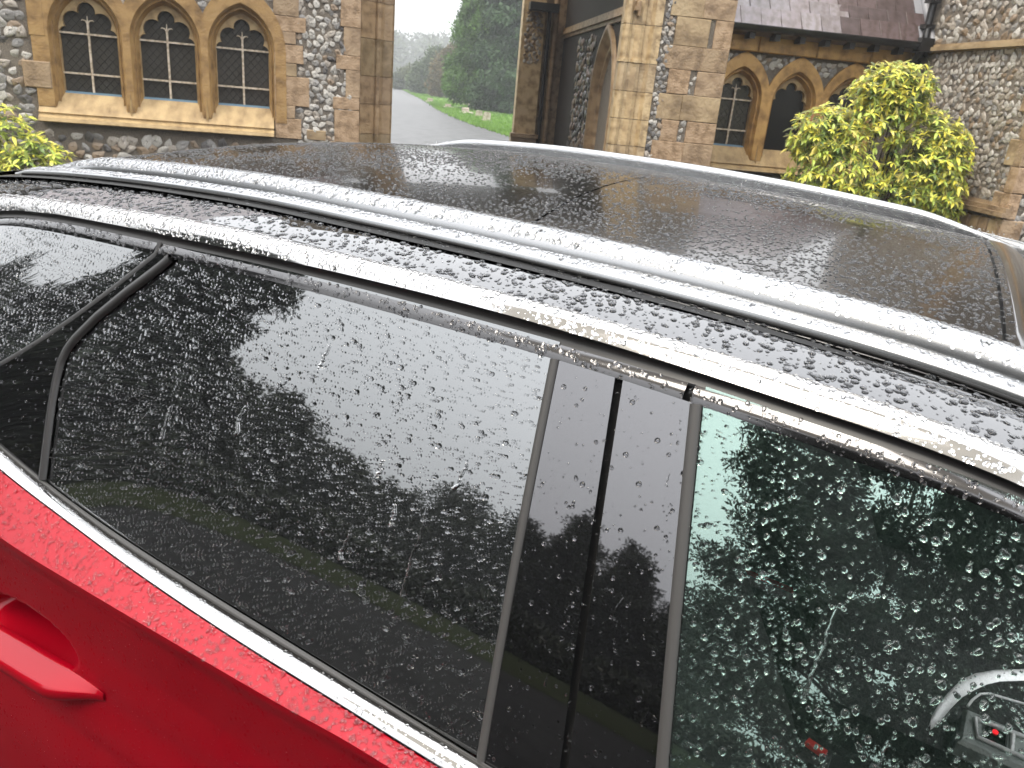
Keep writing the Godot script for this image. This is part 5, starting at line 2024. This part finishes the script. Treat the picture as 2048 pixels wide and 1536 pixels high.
# ---------------------------------------------------------------- the picture
func build_sky() -> void:
	var we := WorldEnvironment.new()
	we.name = "world_environment"
	var e := Environment.new()
	e.background_mode = Environment.BG_SKY
	var sky := Sky.new()
	var sm := ProceduralSkyMaterial.new()
	sm.sky_top_color = lin(0.95, 0.97, 1.0)
	sm.sky_energy_multiplier = 1.45
	sm.sky_horizon_color = lin(0.215, 0.217, 0.22)
	sm.sky_curve = 0.6
	sm.ground_horizon_color = Color(0.32, 0.31, 0.30)
	sm.ground_bottom_color = Color(0.25, 0.24, 0.23)
	sm.sun_angle_max = 0.1
	sm.sky_cover = noise_tex(0.006, 4, [[0.0, Color(0.0, 0.0, 0.0, 0.0)], [0.5, Color(0.04, 0.04, 0.042, 0.5)], [1.0, Color(0.12, 0.12, 0.125, 1.0)]], 77, FastNoiseLite.TYPE_SIMPLEX_SMOOTH, 1024)
	sky.sky_material = sm
	e.sky = sky
	e.background_energy_multiplier = 1.0
	e.tonemap_mode = Environment.TONE_MAPPER_LINEAR
	e.tonemap_exposure = 2.1
	e.sdfgi_enabled = true
	e.ssao_enabled = true
	e.ssil_enabled = true
	e.fog_enabled = true
	e.fog_mode = Environment.FOG_MODE_EXPONENTIAL
	e.fog_density = 0.0018
	e.fog_light_color = Color(0.93, 0.94, 0.95)
	we.environment = e
	add_child(we)
	var sun := DirectionalLight3D.new()
	sun.name = "overcast_sun"
	sun.light_energy = 0.5
	sun.light_angular_distance = 25.0
	sun.light_color = Color(1.0, 0.97, 0.92)
	sun.shadow_enabled = true
	sun.rotation_degrees = Vector3(-55, -48, 0)
	add_child(sun)


func build_camera() -> Camera3D:
	var c := Camera3D.new()
	c.name = "camera"
	c.near = 0.05
	c.far = 900.0
	var a := CameraAttributesPhysical.new()
	a.frustum_focal_length = 12.0 / (768.0 / 1560.0)
	a.exposure_aperture = 18.0
	a.frustum_focus_distance = 0.98
	a.frustum_near = 0.05
	a.frustum_far = 900.0
	c.attributes = a
	c.fov = rad_to_deg(2.0 * atan(768.0 / 1560.0))
	c.transform = Transform3D(Basis(Vector3.RIGHT, deg_to_rad(-20.7)) * Basis(Vector3.BACK, deg_to_rad(5.4)), Vector3(0, CAM_Y, 0))
	add_child(c)
	c.current = true
	return c


func _ready() -> void:
	rng.seed = 20240
	var c := build_camera()
	build_sky()
	var cam := c.position
	make_materials()
	flint_shapes()
	build_ground(cam)
	build_lodge(cam)
	build_gatehouse(cam)
	build_chapel(cam)
	build_tower(cam)
	build_beyond_gate(cam)
	build_behind(cam)
	var rf := right_frame(cam)
	shrub("mexican_orange_shrub", "big yellow green leafy shrub in front of chapel and tower", rf * Vector3(5.06, 0.0, 1.75), [lobe(-0.05, 1.32, 0.0, 0.66, 0.72, 0.48), lobe(-0.5, 1.1, 0.1, 0.46, 0.62, 0.42), lobe(0.5, 1.05, 0.1, 0.5, 0.7, 0.42), lobe(-0.05, 1.9, 0.0, 0.42, 0.42, 0.36), lobe(0.5, 1.5, 0.0, 0.42, 0.42, 0.36), lobe(0.0, 0.6, 0.2, 0.8, 0.6, 0.46), lobe(0.72, 1.0, 0.05, 0.34, 0.6, 0.32), lobe(0.74, 1.35, 0.0, 0.3, 0.4, 0.28), lobe(-0.66, 1.5, 0.1, 0.36, 0.34, 0.3), lobe(0.1, 2.02, 0.0, 0.36, 0.32, 0.3), lobe(0.85, 0.8, 0.0, 0.24, 0.3, 0.26)], 2900, 290, cam, func(p: Vector3) -> bool:
		return Vector2((p.x - 0.2) / 0.34, (p.y - 1.62) / 0.22).length() < 1.0 and p.z > -0.05 and rng.randf() < 0.75)
	var yaw := deg_to_rad(17.3)
	var lf := Transform3D(Basis(Vector3(cos(yaw), 0, -sin(yaw)), Vector3.UP, Vector3(sin(yaw), 0, cos(yaw))), Vector3(-sin(yaw), 0, -cos(yaw)) * 10.0)
	shrub("golden_shrub", "yellow leafed shrub under the lodge windows at far left", lf * Vector3(-2.75, 0.0, 0.62), [lobe(0.0, 0.58, 0, 0.45, 0.5, 0.35), lobe(0.38, 0.43, 0.05, 0.36, 0.4, 0.32), lobe(-0.4, 0.66, 0, 0.4, 0.56, 0.35)], 520, 220, cam, func(_p: Vector3) -> bool: return false)
	var car := build_car(cam)
	rain_on_car(car)
